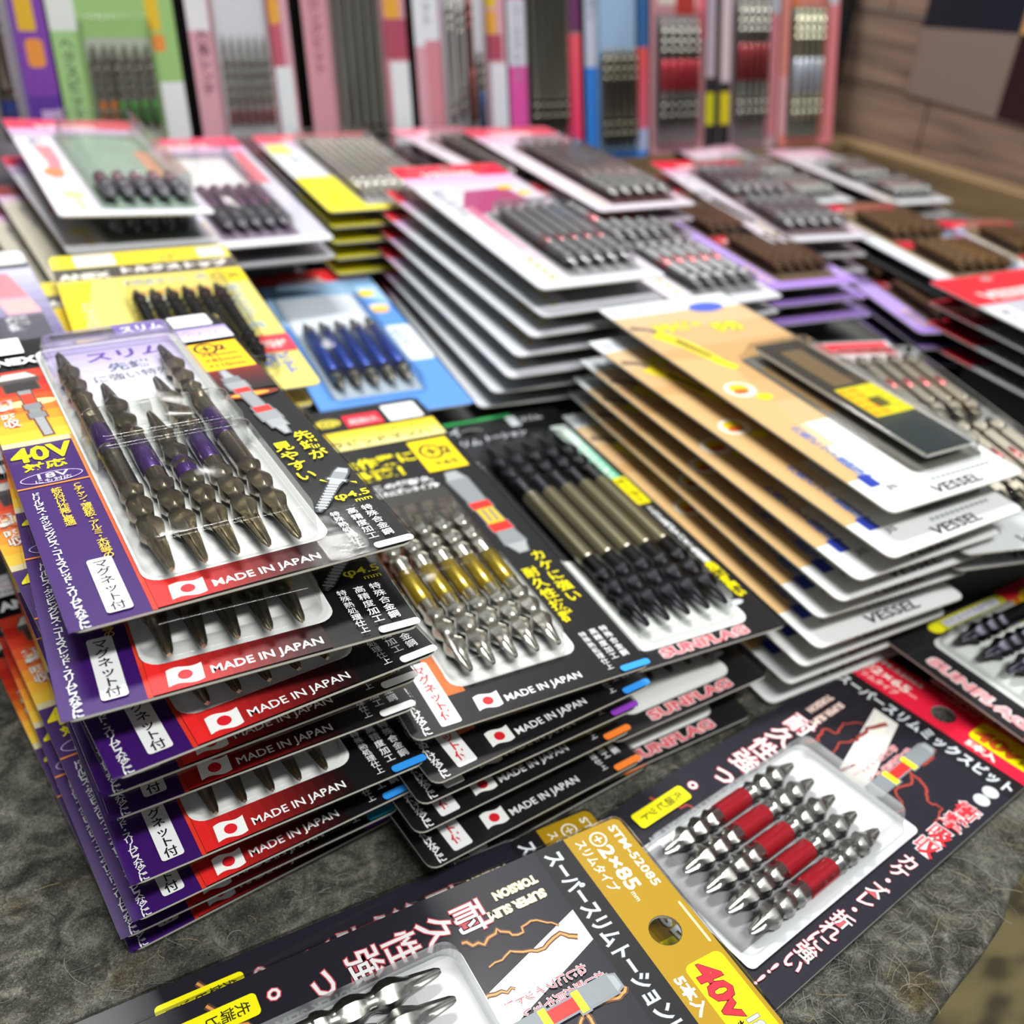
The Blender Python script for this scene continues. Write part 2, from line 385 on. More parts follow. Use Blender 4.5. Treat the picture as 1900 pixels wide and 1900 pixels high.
wm = bpy.data.materials.new('felt_wool'); t, n, l, b = nodes(wm); gi = n.new('ShaderNodeNewGeometry')
rp = ramp(n, [(0, '#3c3d3a'), (.5, '#74756f'), (.9, '#9c9d96'), (1, '#a9966a')]); l.new(gi.outputs['Random Per Island'], rp.inputs[0]); l.new(rp.outputs[0], b.inputs['Base Color']); b.inputs['Roughness'].default_value = .9
tag(mesh_obj('felt_fibres', v, f, [wm]), 'loose pale wool fibres matted over the grey felt', 'felt fibres', kind='stuff')
for (x, y, s, lab) in ((205, 113, 1.5, 'tiny beige crumb on the felt beside the red header pack'), (226, 112, 1.2, 'small whitish fleck on the felt near its right edge'), (111, 176, 1.3, 'tiny tan crumb on the dark felt by the purple stack')):
    bm = bmesh.new(); bmesh.ops.create_icosphere(bm, subdivisions=2, radius=s*U)
    for q in bm.verts: q.co = Vector((q.co.x*1.5, q.co.y*.8, q.co.z*.5))*random.uniform(.8, 1.15)
    me = bpy.data.meshes.new('crumb'); bm.to_mesh(me); bm.free(); me.materials.append(ink('#c9b27c' if 'fleck' not in lab else '#d8d6cc')); o = link(bpy.data.objects.new('crumb', me)); o.location = (x*U, y*U, s*.4*U); tag(o, lab, 'crumb')
# flat poster with plain colour fields on the wooden wall
def wall_poster():
    X = 821; v, f, c = [], [], []
    def fld(pts, col, d):
        b = len(v); v.extend([(X-d, y, z) for y, z in pts]); f.append(list(range(b, b+4))); c.append(col)
    T = 233; base = [(656, 104), (656, T), (420, T), (420, 96)]
    fld(base, '#84736b', .4)
    fld([(656, 160), (656, T), (560, T), (560, 167)], '#141a26', .6)
    fld([(558, 102), (558, 167), (420, 176), (420, 96)], '#2a1015', .6)
    fld([(558, 167), (558, T), (420, T), (420, 176)], '#dfa55c', .6)
    b = len(v); v.extend([(X+.5, y, z) for y, z in base]); f.extend([[b, 0, 1, b+1], [b+1, 1, 2, b+2], [b+2, 2, 3, b+3], [b+3, 3, 0, b]]); c.extend(['#84736b']*4)
    cs = list(dict.fromkeys(c)); o = mesh_obj('wall_poster', v, f, [ink(q) for q in cs], [cs.index(q) for q in c])
    tag(o, 'flat poster of navy, tan, taupe and maroon fields on the wood wall', 'poster')
wall_poster()
# ------------------------------------------------------------------ packs, one of each print
K_, Y_, WH = '#101013', '#f5e400', '#eef1f2'
def latin(s, x, y, h, c, fit=None, bold=.03, out=None, skew=.12): pass
def fivebits(root, xs, y0, lens, r, col, sl=None, kind='torsion', rough=.25, tipcol=None, k=.72, tx=0):
    for x, L in zip(xs, lens):
        m = L/2; bit(root, x, y0, L, r, col, [(m-sl[0], m+sl[1], sl[2])] if sl else (), kind, 0, rough, tipcol=tipcol, k=k, tx=tx)

def pack_purple():
    r = pack_root(); a = Art(80, 160, K_, holes=[(31.5, 152.6, 11, 2.1)])
    a.rect(0, 0, 17.4, 86, '#380f63'); 
    for i, c in enumerate(['#f3c63a', '#f6b32c', '#f49a25', '#ef7a22', '#e9561f', '#dd3a1e', '#c92a20', '#d8402a']): a.rect(0, 88+i*6, 18.4, 94+i*6, c)
    a.ell(11, 112, 8, 2.2, '#ffe9a0'); a.rect(0, 85.6, 18.6, 88.4, '#d9cda4')
    a.pic(10, 134, 12.4, 90, 2.2, [(0, .1, 1.5, 2.6, '#d8d2cc'), (.1, .16, 2.6, 2.6, '#4a4446'), (.16, .3, 2.1, 2.1, '#33302f'), (.3, .36, .8, .8, '#94989c'), (.36, .52, .7, .7, '#d6452a'), (.52, .6, 1, 1, '#868b90'), (.6, .66, .7, .7, '#8d9195'), (.66, .74, 1, 1, '#868b90'), (.74, 1, .55, .5, '#a3a7ab')], '#7a4a3a')
    a.text('衝撃吸収', 2.2, 112, 4.6, '#f2f2ee', vert=True, out=('#b03a1c', .05), bold=.02)
    a.rect(0, 62, 17.4, 62.7, '#f08a3a'); a.grad(17.2, 0, 18.3, 88, '#e03028', '#f0a048', 8, 'y')
    a.text('40V', 1.2, 76.4, 11, Y_, fit=15, bold=.03, out=('#200844', .055)); a.text('対応', 3, 71.2, 4.7, Y_, fit=10.5, bold=.02)
    a.ell(8.8, 66.2, 7.6, 2.9, '#cbb8e6'); a.ell(8.8, 66.2, 7.3, 2.6, '#380f63'); a.text('18V', 4.6, 65.9, 3.6, WH, fit=8.5, bold=.01); a.text('にも対応', 4.4, 63.9, 2, WH, fit=9, bold=0)
    a.text('ドリルビス・タッピングビス・コーススレッド・スリムビスなどに', 2.2, 57.4, 2.6, WH, vert=True, pitch=.763, bold=.015)
    a.text('締め付け作業に最適', 7.2, 57.6, 2.7, '#f2c63a', vert=True, pitch=.78, bold=.012); a.text('Ｃチャン・薄鉄板・アルミ・木材等の', 12.2, 58, 2.7, '#f2c63a', vert=True, pitch=.80, bold=.012)
    a.rect(8.4, 2.6, 13.9, 24, WH, .8); a.text('マグネット付', 9.4, 20.4, 3.4, '#17171c', vert=True, pitch=1.0, bold=.018)
    a.grad(18.3, 0, 58, 16, '#ee2a2a', '#18090c', 14)
    a.flag(22.2, 1.4, 7.6, 5.4); a.text('MADE IN JAPAN', 31, 2.2, 3.6, WH, fit=25.5, bold=.012)
    a.rect(18, 9.4, 62.4, 148, '#dfe2e0', 4.5); a.grad(20, 104, 60, 146, '#e9ebee', '#a99ccd', 8, 'y')
    a.text('スリム', 31, 133, 8, '#5b3a94', fit=25, bold=.03); a.text('先端', 36, 124, 6.5, '#4d5a78', bold=.02); a.text('に強い特殊', 30, 117, 5.5, '#5a5f6c', fit=24)
    a.rect(62, 112, 79, 134.4, '#ffc400'); a.text('⊕2', 64, 127.5, 6, K_, fit=10, bold=.05)
    for i, s in enumerate(('×65mm', '×85mm', '×110mm')): a.text(s, 64.5, 123-i*4.4, 4, K_, fit=12, bold=.02)
    a.grad(62.4, 95, 79.4, 112, '#141013', '#7a1414', 8, 'y'); a.ell(70, 92, 9, 2.4, '#7a2a10'); a.ell(70, 92, 6, 1.4, '#f0a030')
    a.pic(67.4, 111, 71.4, 64, 3.0, [(0, .12, .25, .5, '#a3a7aa'), (.12, .2, .8, .8, '#7d8185'), (.2, .3, 1, 1, '#94989c'), (.3, .37, .8, .8, '#d8302c'), (.37, .6, .6, .6, '#8d9094'), (.6, .68, .85, .85, '#d8302c'), (.68, .8, 1, 1, '#8b8f94'), (.8, .9, .8, .8, '#9a9ea2'), (.9, 1, .5, .2, '#a3a7aa')])
    a.text('先端が', 71.8, 58.6, 5.6, Y_, vert=True, pitch=1.06, bold=.016); a.text('見やすい', 64.4, 54.6, 5.6, Y_, vert=True, pitch=1.04, bold=.015)
    a.pic(77.4, 38.6, 63.6, 21, 1.9, [(0, .1, .7, 1, '#a9aeb2'), (.1, .26, 1, 1, '#868c90'), (.26, .3, 1.35, 1.35, '#b3b8bb'), (.3, .36, .9, .8, '#a8adb1'), (.36, .92, .72, .5, '#8d9297'), (.92, 1, .5, .1, '#868c90')], '#3c4044')
    for i in range(10): x, y = 72.2-i*.86, 32-i*1.1; a.poly([(x-1.3, y+.7), (x-1.1, y+1.1), (x+1.3, y-.5), (x+1.1, y-.9)], '#c3c8cc')
    a.poly([(69.2, 35), (71, 33.2), (69.8, 35.4)], Y_); a.poly([(76.2, 31.4), (77.6, 29.6), (77.8, 30.6)], Y_)
    a.text('φ4.5', 69.2, 23.8, 4.0, Y_, fit=9.6, bold=.015); a.text('mm', 73.6, 21.2, 2.6, Y_, fit=4.6, bold=.005)
    a.text('特殊合金鋼', 73.6, 16.6, 2.9, WH, vert=True, pitch=1.06, bold=.008); a.text('高精度加工', 69.5, 16.6, 2.9, WH, vert=True, pitch=1.06, bold=.008); a.text('特殊熱処理仕上', 65.2, 17, 2.5, WH, vert=True, pitch=1.02, bold=.006)
    a.rect(44.4, 150, 61, 159.7, '#6a4aa8'); a.text('スリム', 46, 152, 6, WH, fit=14, bold=.04); a.rect(62.8, 149, 76.4, 159.4, '#dfe2e6', 1)
    a.grad(62, 136.6, 79.6, 147.4, '#efedf8', '#a493d8', 5, 'y'); a.text('⊕スリム', 63.5, 139.6, 4.6, '#6b4ea8', fit=13)
    a.rect(1, 147, 15.4, 160, WH, .5); a.ell(8, 154.5, 4.6, 2.4, '#e8b8b8'); a.ell(8, 154.5, 3.4, 1.6, WH); a.text('TOOLS', 3, 148.4, 3, '#333333', fit=10)
    a.text('ANEX', 2, 138.6, 7, WH, fit=15.5, bold=.05)
    a.build(r); dome(r, 80, 160, [(19, 11, 60.4, 64, 9.6), (19, 60, 60.4, 144, 8.2), (19, 62, 60.4, 84, 9.9)])
    fivebits(r, (23.6, 31, 38.4, 45.8, 53.2), 7.5, (127, 100, 77, 99, 122), 3.3, '#8c8470', None, rough=.25, k=.98, tx=3.5)
    for b, L in zip([c for c in r.children if c.name.startswith('driver_bit')], (127, 100, 77, 99, 122)):
        m = L/2+(2 if L < 80 else 0); w_ = 4.5 if L < 80 else 8; N = 24; v, f = [], []
        for yy, rr in ((m-w_, 2.7), (m-w_+.5, 2.88), (m+w_-.5, 2.88), (m+w_, 2.7)): v += [(rr*math.sin(2*math.pi*i/N), yy, rr*math.cos(2*math.pi*i/N)) for i in range(N)]
        for k in range(3): f += [[k*N+i, (k+1)*N+i, (k+1)*N+(i+1) % N, k*N+(i+1) % N] for i in range(N)]
        mesh_obj('colour_sleeve', v, f, [lacquer('#3a1760')], None, b, 35)
    return r

def pack_gold_bits():
    r = pack_root(); a = Art(78, 176, K_)
    a.grad(14, 12, 21, 118, '#d06a2c', '#7a2c14', 8, 'y'); a.rect(18, 13.6, 60.4, 112, '#3a3836', 4); a.rect(18, 13.6, 60.4, 66, '#e3e6e4', 4.2)
    for i in range(6): a.rect(21+i*6.3, 58+i % 2*6, 25+i*6.3, 96, '#b6622c' if i < 2 else '#6a5c50')
    a.flag(21.6, 3.2, 7.6, 5.4); a.text('MADE IN JAPAN', 30, 3.6, 3.6, WH, fit=25.5, bold=.012)
    a.rect(8.9, 1.8, 15.2, 27, WH, .8); a.text('マグネット付', 10.2, 22.6, 3.7, '#d8202c', vert=True, pitch=1.0, bold=.03)
    a.text('アルミ・木材等の締め付けなどに', 3, 34, 2.9, WH, vert=True, pitch=.82, bold=.03)
    a.text('特殊合金鋼', 71.6, 18.4, 2.8, WH, vert=True, pitch=1.06, bold=.008); a.text('高精度加工', 67.8, 18.4, 2.8, WH, vert=True, pitch=1.06, bold=.008); a.text('特殊熱処理仕上', 64, 18.4, 2.5, WH, vert=True, pitch=1.02, bold=.006)
    a.text('カケに強い', 69.6, 58, 5.6, Y_, vert=True, pitch=1.04, bold=.016); a.text('耐久性抜群', 62.6, 50.5, 5.6, Y_, vert=True, pitch=1.06, bold=.015)
    a.pic(66.4, 117.4, 68.8, 63.5, 4.2, [(0, .1, .5, .95, '#a3a7aa'), (.1, .4, 1, .8, '#868b90'), (.4, .48, .95, .95, '#e02a22'), (.48, .66, .8, .8, '#d8b828'), (.66, .75, .95, .95, '#e02a22'), (.75, .9, .8, 1, '#868b90'), (.9, 1, .9, .4, '#a3a7aa')])
    a.rect(66, 83, 67, 91, '#77797c'); a.rect(68.6, 83, 69.6, 91, '#77797c')
    a.rect(59, 119.6, 75.6, 142, '#ffdf00'); a.text('⊕2', 61, 130.5, 7.5, K_, fit=12.5, bold=.05); a.text('×65', 63, 122.8, 5, K_, fit=10, bold=.03)
    a.text('木作業に', 27, 130, 7.6, Y_, fit=31, bold=.03); a.text('最適！', 28, 121.6, 7.2, Y_, fit=22, bold=.03)
    a.text('この超耐久', 34, 114.6, 3.6, WH, fit=24, bold=.03); a.text('折れに強いタイプ▶', 34, 110, 3.6, WH, fit=25, bold=.03)
    a.grad(26, 144.4, 77.6, 158, '#f4ecaa', '#ffd91a', 5, 'y'); a.text('ラピッドマッハ', 30, 146.4, 6, '#26241a', fit=42, bold=.03); a.text('ANEX BIT', 52, 153.6, 3.4, '#7a6a10', fit=20)
    a.rect(0, 144.4, 26, 158, '#f4e23a'); a.rect(42, 160, 57.6, 169.4, '#e0203a', .6); a.text('超耐久', 43.5, 162.4, 4.6, '#ffd0d0', fit=13); a.rect(60, 160, 75, 172.6, WH, .8)
    a.ell(35, 165.4, 5.4, 3.4, '#d8c83a'); a.text('⊕', 32.6, 163.4, 4.6, K_)
    a.build(r); dome(r, 78, 176, [(18.8, 15, 57.6, 62, 7.7), (20, 56, 57, 96, 7.2)])
    fivebits(r, (24, 31.4, 38.8, 46.2, 53.6), 15, (78,)*5, 3.3, '#c0beb6', None, rough=.24, k=.78)
    for b in [c for c in r.children if c.name.startswith('driver_bit')]:
        N = 24; v, f = [], []
        for yy, rr in ((31, 2.7), (31.7, 3.0), (46.3, 3.0), (47, 2.7)): v += [(rr*math.sin(2*math.pi*i/N), yy, rr*math.cos(2*math.pi*i/N)) for i in range(N)]
        for k in range(3): f += [[k*N+i, (k+1)*N+i, (k+1)*N+(i+1) % N, k*N+(i+1) % N] for i in range(N)]
        mesh_obj('colour_sleeve', v, f, [lacquer('#8f7a0e')], None, b, 35)
    return r

def pack_black_bits():
    r = pack_root(); a = Art(68, 172, '#17171b', holes=[(22, 161, 6, 3)])
    a.rect(0, 169.6, 46, 171.9, '#2f9a55'); a.rect(0, 120, 4, 160, '#1e5a34')
    a.rect(10.5, 7.2, 57.5, 108, '#e4e8e6', 4.5); a.rect(10.8, 60, 57.2, 150, '#26262b', 4.5)
    a.text('SUNFLAG', 17.6, 2.2, 5.6, '#e0606c', fit=35, bold=.03, out=('#f0d4d4', .09))
    a.text('スリム', 6, 150.5, 5.6, '#c8ccd4', fit=16, bold=.02, skew=.2); a.text('トーション', 24, 151.8, 5.6, '#c8ccd4', fit=21, bold=.02, skew=.2); a.text('マイ', 5, 160, 8, '#aeb4bd', fit=12, bold=.04)
    a.rect(42, 160, 47, 169, '#dfe4ea', .6); a.text('スリム', 48, 163, 4.6, WH, fit=11, bold=.04)
    a.grad(58, 105, 65.6, 154, '#5fbf96', '#f0f6f4', 6, 'y'); a.text('折れに強いトーション', 59.6, 147, 4.6, '#f4fbf8', vert=True, pitch=.98, bold=.04, out=('#3e9a74', .08))
    a.rect(60.4, 84, 67, 105, '#efe000'); a.text('磁力強化', 61.4, 100, 4.6, '#5a5400', vert=True, pitch=1.05)
    a.rect(58, 82, 60.2, 100, '#e79aa8'); a.text('トルクを逃がすバネ特性採用', 62.2, 79, 3.2, WH, vert=True, pitch=.98, bold=.035); a.text('先端が細い', 61.4, 37, 4.4, Y_, vert=True, pitch=1.0, bold=.06); a.ell(57.6, 17, 4, 1.4, '#cfd4da')
    a.bolt([(4, 36), (5.5, 24), (7.6, 10), (5.4, 11)], 2, '#e8dc20')
    a.build(r); dome(r, 68, 172, [(14.5, 11.5, 54.5, 141, 8.2)])
    fivebits(r, (18, 26.4, 34.8, 43.2, 51), 14, (124,)*5, 3.6, '#29292d', (23, 23, '#6f6950'), 'torsion', .42, k=.9)
    return r

def pack_ratchet():           # orange pack with one long dark blade in a clear box
    r = pack_root(); a = Art(74, 172, '#e2e5e6')
    for i, c in enumerate(['#d9d0bc', '#d8c4a0', '#d4b184', '#cfa674', '#cba06c', '#cba06c', '#d1aa7c', '#d3b58c']): a.rect(0 if i else 0, 24+i*17, (12, 17, 30, 40, 74, 74, 74, 74)[i], 41+i*17, c)
    a.poly([(0, 20), (8, 20), (14, 60), (24, 112), (0, 120)], '#d3ae7a'); a.rect(0, 160, 74, 172, '#dfe3e8'); a.text('テルプロ', 3, 162, 7.5, '#8a93a8', fit=22, bold=.03)
    a.ell(54, 160, 10, 5, '#4f63c8'); a.rect(64, 158, 74, 170, '#dfe4e8'); a.text('ドライバー', 12, 142, 9, '#d6dc2a', fit=26, bold=.08, out=('#9a9440', .14)); a.text('強力', 42, 136, 9, '#d6dc2a', fit=14, bold=.08, out=('#9a9440', .14))
    a.bolt([(2, 150), (10, 146), (20, 122), (24, 110)], 4, '#7d6a5e'); a.bolt([(10, 142), (17, 128), (21, 110), (24, 104)], 9, '#ecd62e'); a.bolt([(15, 134), (20, 116)], 3, '#5a4a36')
    a.ell(11, 88, 7, 6, '#f1eadb'); a.ell(11, 89, 4.6, 3.4, '#e6c61e'); a.ell(10.4, 86.5, 4, 2, '#d4652a'); a.ell(17, 80, 4, 2.6, '#e4d428')
    a.text('六角ビット差替式', 7.5, 53, 5.2, '#5b77c4', vert=True, pitch=.9, bold=.02); a.rect(6, 14.4, 11.4, 21.6, '#2a3fa8', .6); a.text('JIS', 11.5, 11, 3.4, '#666677', fit=5)
    a.text('VESSEL', 27, 2.6, 6.4, '#2e3033', fit=26, bold=.02, skew=.2)
    a.rect(30, 15, 70, 110, '#77756f', 3); a.rect(33, 60, 52, 100, '#8a6f4a', 2)
    for i in range(12): a.rect(33+i*2.8, 9.4, 34.6+i*2.8, 11, '#9aa0a2')
    a.build(r); dome(r, 74, 172, [(31, 15, 68, 112, 7.2)])
    b = Art(26, 92, '#2b2f30', 1.5, 1.5)
    b.rect(0, 0, 26, 36, '#2c3335'); b.rect(0, 36, 26, 92, '#35322d'); b.rect(7, 52, 19, 84, '#6d5a3e', 1); b.rect(4, 27, 26, 50, '#c9c018', 1)
    for i in range(4):
        for j in range(5): b.ell(6.5+i*5.4, 29.8+j*4.3, 2.1, 1.7, '#f0a018' if i < 2 else '#cfd21c')
    b.rect(12, 33, 19, 40, '#5a5020', 1)
    o = b.build(r); o.name = 'blade_holder'; o.location = (36*U, 17*U, 5.6*U)
    bit(r, 43, 20, 86, 1.6, '#4b5052', (), 'slim'); bit(r, 55, 20, 86, 1.6, '#4b5052', (), 'slim')
    return r

def pack_assort():            # white pack, two rows of bright bits with red sleeves
    r = pack_root(); a = Art(78, 174, '#d6d9dd')
    a.rect(0, 150, 78, 174, '#d9dde2'); a.poly([(32, 152), (76, 156), (76, 173), (34, 173)], '#e6283a'); a.text('VESSEL', 34, 154, 8, '#f6e6e8', fit=36, bold=.06, skew=.2); a.text('ベスト', 4, 150, 8, '#d6dc2a', fit=18, bold=.1)
    a.poly([(0, 40), (5, 40), (9, 150), (0, 150)], '#cf7ac0'); a.rect(8, 60, 28, 148, '#d9d8de'); a.rect(27, 20, 29, 146, '#e29aa4'); a.rect(31, 22, 74, 150, '#6e695f', 3)
    a.rect(8, 24, 30, 60, '#8d97a0', 2); 
    for i in range(4):
        for j in range(5): a.ell(12+i*4, 66+j*4, 2, 1.6, ('#b49ac0', '#9ab8a8', '#8d8f98', '#a99cc4')[(i+j) % 4])
    a.text('VESSEL', 26, 3, 6.4, '#2e3033', fit=26, bold=.02, skew=.2)
    a.build(r); dome(r, 78, 174, [(30, 21, 76, 152, 9), (8, 24, 28, 150, 6)])
    for row, y0 in enumerate((22, 86)):
        for i in range(5): bit(r, 35+i*8.7, y0, 62, 3.4, '#7a756a', [(26, 35, '#a01e2c')], 'plain', rough=.34)
    return r

def vessel(W, L, base='#d2d3dc', hdr='#d8203a', htxt='VESSEL', band='#d9a8dc', left='#cfd3da', ltxt='段付ビット', patch='#a0406c', blis=(22, 12, 62, 120), inner='#b9b9bd', rows=((14, 44),), nb=5, bcol='#8e8d88', slv=None, foot=None, stripe=None, extra=None, rough=.3, kind='plain', h=8.4, tip=None, r_=3.2, ycol='#e8c21a', card_back=None):
    r = pack_root(); a = Art(W, L, base, holes=[(W*.5, L-6, 4, 2.2)])
    if card_back: a.c = [card_back if q == '#cfcdc2' else q for q in a.c]
    a.rect_hole(.1, L-21, W-.1, L-.1, hdr, (W*.5, L-6, 4.2, 2.4), 3)
    a.text(htxt, W*.2, L-19.6, 9.5, '#f4dfe2', fit=W*.5, bold=.04, skew=.2); 
    if band: a.grad(.1, L-38, W-.1, L-21, base, band, 5, 'y')
    if left: a.rect(.1, 8, blis[0]-3, L-40, left); a.text(ltxt, blis[0]*.3, L-50, blis[0]*.36, '#5c6272', vert=True, pitch=1.02, bold=.03)
    if patch: a.poly([(blis[0]-9, L-72), (blis[0]+4, L-46), (blis[2]-8, L-44), (blis[2]-4, L-68), (blis[0]-2, L-82)], patch); a.grad(blis[0]-8, 16, blis[0]-2.4, L-70, '#e9e2ea', '#c06a86', 6, 'y')
    if ycol:
        a.rect(blis[2]-12, L-46, blis[2]-3, L-40, ycol, 1); a.ell(blis[2]-1, L-54, 4, 3.4, ycol)
        for i in range(4): a.rect(blis[0]*.5, 10+i*7, blis[0]*.5+3, 14+i*7, '#d8b44a', .5)
    a.rect(blis[0]-1.5, blis[1]-4, blis[2]+1.5, blis[3]+2, inner, 3)
    if stripe: a.rect(*stripe[:4], stripe[4])
    if foot: a.rect(.1, .1, W-.1, 9, foot, 3)
    if extra: extra(a)
    a.build(r); dome(r, W, L, [(*blis, h)])
    n = nb; p = (blis[2]-blis[0]-2*r_-2)/(n-1) if n > 1 else 0
    for y0, bl in rows:
        for i in range(n): bit(r, blis[0]+r_+1+p*i, y0, bl, min(r_, p*.48 if n > 1 else r_), bcol, [(bl*slv[0], bl*slv[1], slv[2])] if slv else (), kind, rough=rough*1.3, tipcol=tip)
    return r

def pack_super_slim(hdr, hdr2, title, code, size, kindtxt, volt_c, boltc, glow, slv, bl, lim):
    r = pack_root(); d = lim; W, L = 72, 158+d; a = Art(W, L, '#1f1d28', holes=[(36.9, 147.6+d, 4.3, 4.3)])
    a.rect_hole(.1, 139.2+d, W-.1, L-.1, hdr, (36.9, 147.6+d, 4.45, 4.45), 2.4); a.rect(.1, 139.2+d, 5, 142+d, hdr); a.rect(W-5, 139.2+d, W-.1, 142+d, hdr); a.rect(.1, 129.5+d, W-.1, 139.2+d, '#141318')
    a.text(title, 2.2, 131.5+d, 6.1, '#e8edf2', fit=68, bold=.02, out=('#7b8794', .045))
    a.text(code, 2, 153.2+d, 3.6, '#f5f3ea', fit=22.5, bold=.015); a.text('⊕', 2, 147+d, 3.6, '#f5f3ea', bold=.02); a.text(size[1:], 7.2, 146.2+d, 6, '#f5f3ea', fit=15.4, bold=.025); a.text('mm', 23.2, 146.2+d, 2.2, '#f5f3ea', bold=0); a.text(kindtxt, 2.4, 141.6+d, 3.6, '#f5f3ea', fit=18.5, bold=.012)
    a.rect(47.6, 145+d, W-.1, 156.6+d, '#fff000', 2); a.text('40v', 48.6, 146.6+d, 8.8, volt_c, fit=15.4, bold=.03, out=('#7a1c1c', .055), skew=.1); a.text('18v', 65, 150.4+d, 4.6, WH, fit=6.4, bold=.04, out=('#777777', .09)); a.text('対応', 65, 146.4+d, 3.6, '#1a1a1a', fit=6)
    a.text('5本入', 49, 140.8+d, 3.8, '#f5f3ea', fit=11, bold=.04); a.rect(31.5, 155.8+d, 45, 156.5+d, hdr2, .3)
    a.poly([(20.6, 129.2+d), (30.4, 129.2+d), (45, 84), (38, 76), (30.8, 94)], '#e9e6e4'); a.poly([(23, 127+d), (28, 127+d), (40, 88), (34, 92)], '#f6efe4')
    for P in ([(28, 126+d), (25, 118), (26.6, 110), (23.5, 104), (25, 97)], [(16, 94), (19, 99), (16.4, 104), (20.4, 108), (18.4, 113), (23, 119)], [(45, 129+d), (46.6, 121), (44.6, 114), (49, 108), (47.4, 101), (54, 96), (52, 90), (60.6, 85)], [(46, 112), (52, 111), (56, 106), (61, 107), (62.5, 99)], [(3, 33), (9, 36), (13, 41), (17, 43)], [(31, 88), (32, 95), (33, 100)]): a.bolt(P, .75, boltc, glow)
    a.text('耐久性強っ。', 5.6, 96, 9.6, '#f3f0f2', vert=True, pitch=1.02, bold=.012, out=('#c8505a', .042))
    a.text('SUPER SLIM', 11.4, 121, 3.5, '#f3ead9', rot=-90, fit=17, bold=.03, out=(hdr2, .07)); a.text('TORSION', 6.6, 121, 3.5, '#f3ead9', rot=-90, fit=13, bold=.03, out=(hdr2, .07))
    a.ell(66.5, 126.6+d, 2.6, 2.6, '#d3d8dc'); a.ell(66.5, 121+d, 2.6, 2.6, '#d3d8dc'); a.text('衝撃吸収', 62.4, 109.5, 7.6, '#f0303e', vert=True, pitch=1.02, bold=.01, out=('#f5eef0', .05)); a.text('カケ・ズレ・折れに強い!!', 63.4, 77, 6, '#f3f0f2', vert=True, pitch=.93, bold=.01, out=('#d05a64', .036))
    a.text('ねじ頭が見やすい', 38.6, 119, 3, '#e85868', vert=True, pitch=.98, bold=.01, out=('#f6e6e6', .05)); a.text('ねじにフィット！', 34.8, 116, 3, '#e85868', vert=True, pitch=.98, bold=.01, out=('#f6e6e6', .05))
    a.pic(43, 128+d, 43.8, 89, 2.5, [(0, .05, .6, 1, '#9aa0a4'), (.05, .3, 1, 1, '#7f868b'), (.3, .36, 1.15, 1.15, '#e8da28'), (.36, .58, .7, .7, volt_c if False else '#d8302c'), (.58, .64, 1.15, 1.15, '#e8da28'), (.64, .86, 1, 1, '#7f868b'), (.86, 1, .8, .15, '#9aa0a4')], '#7d848a')
    a.rect(5, 22, 11, 44, '#f2ea10', 1.2); a.text('先端ビット', 6.1, 39, 3.6, '#33300a', vert=True, pitch=1.0); a.text('SUPER SLIM TORSION BIT', 14.6, 66, 3.4, '#a9b0b8', rot=-90, fit=46, bold=.04)
    a.rect(15.6, 12, 61.6, 92.5, '#c9ccd0', 4); a.grad(18, 14, 59, 90, '#8f9196', '#dfe1e4', 6, 'y'); a.rect(56.4, 12, 61.6, 92.5, '#d9dce0', 2)
    a.text('VESSEL', 22, 3.4, 6, '#c8ccd2', fit=26, bold=.03)
    a.build(r); dome(r, W, L, [(17, 14 if bl < 70 else 6, 58.6, 90.5, 9.2)])
    for i in range(5): bit(r, 22.6+i*8.1, (78 if bl < 70 else 84.5)-bl, bl, 3.6, '#a2a29e', [(bl/2-slv[1], bl/2+slv[1], slv[0])] if slv else (), 'torsion', rough=.22, k=.62 if bl < 70 else .95)
    return r
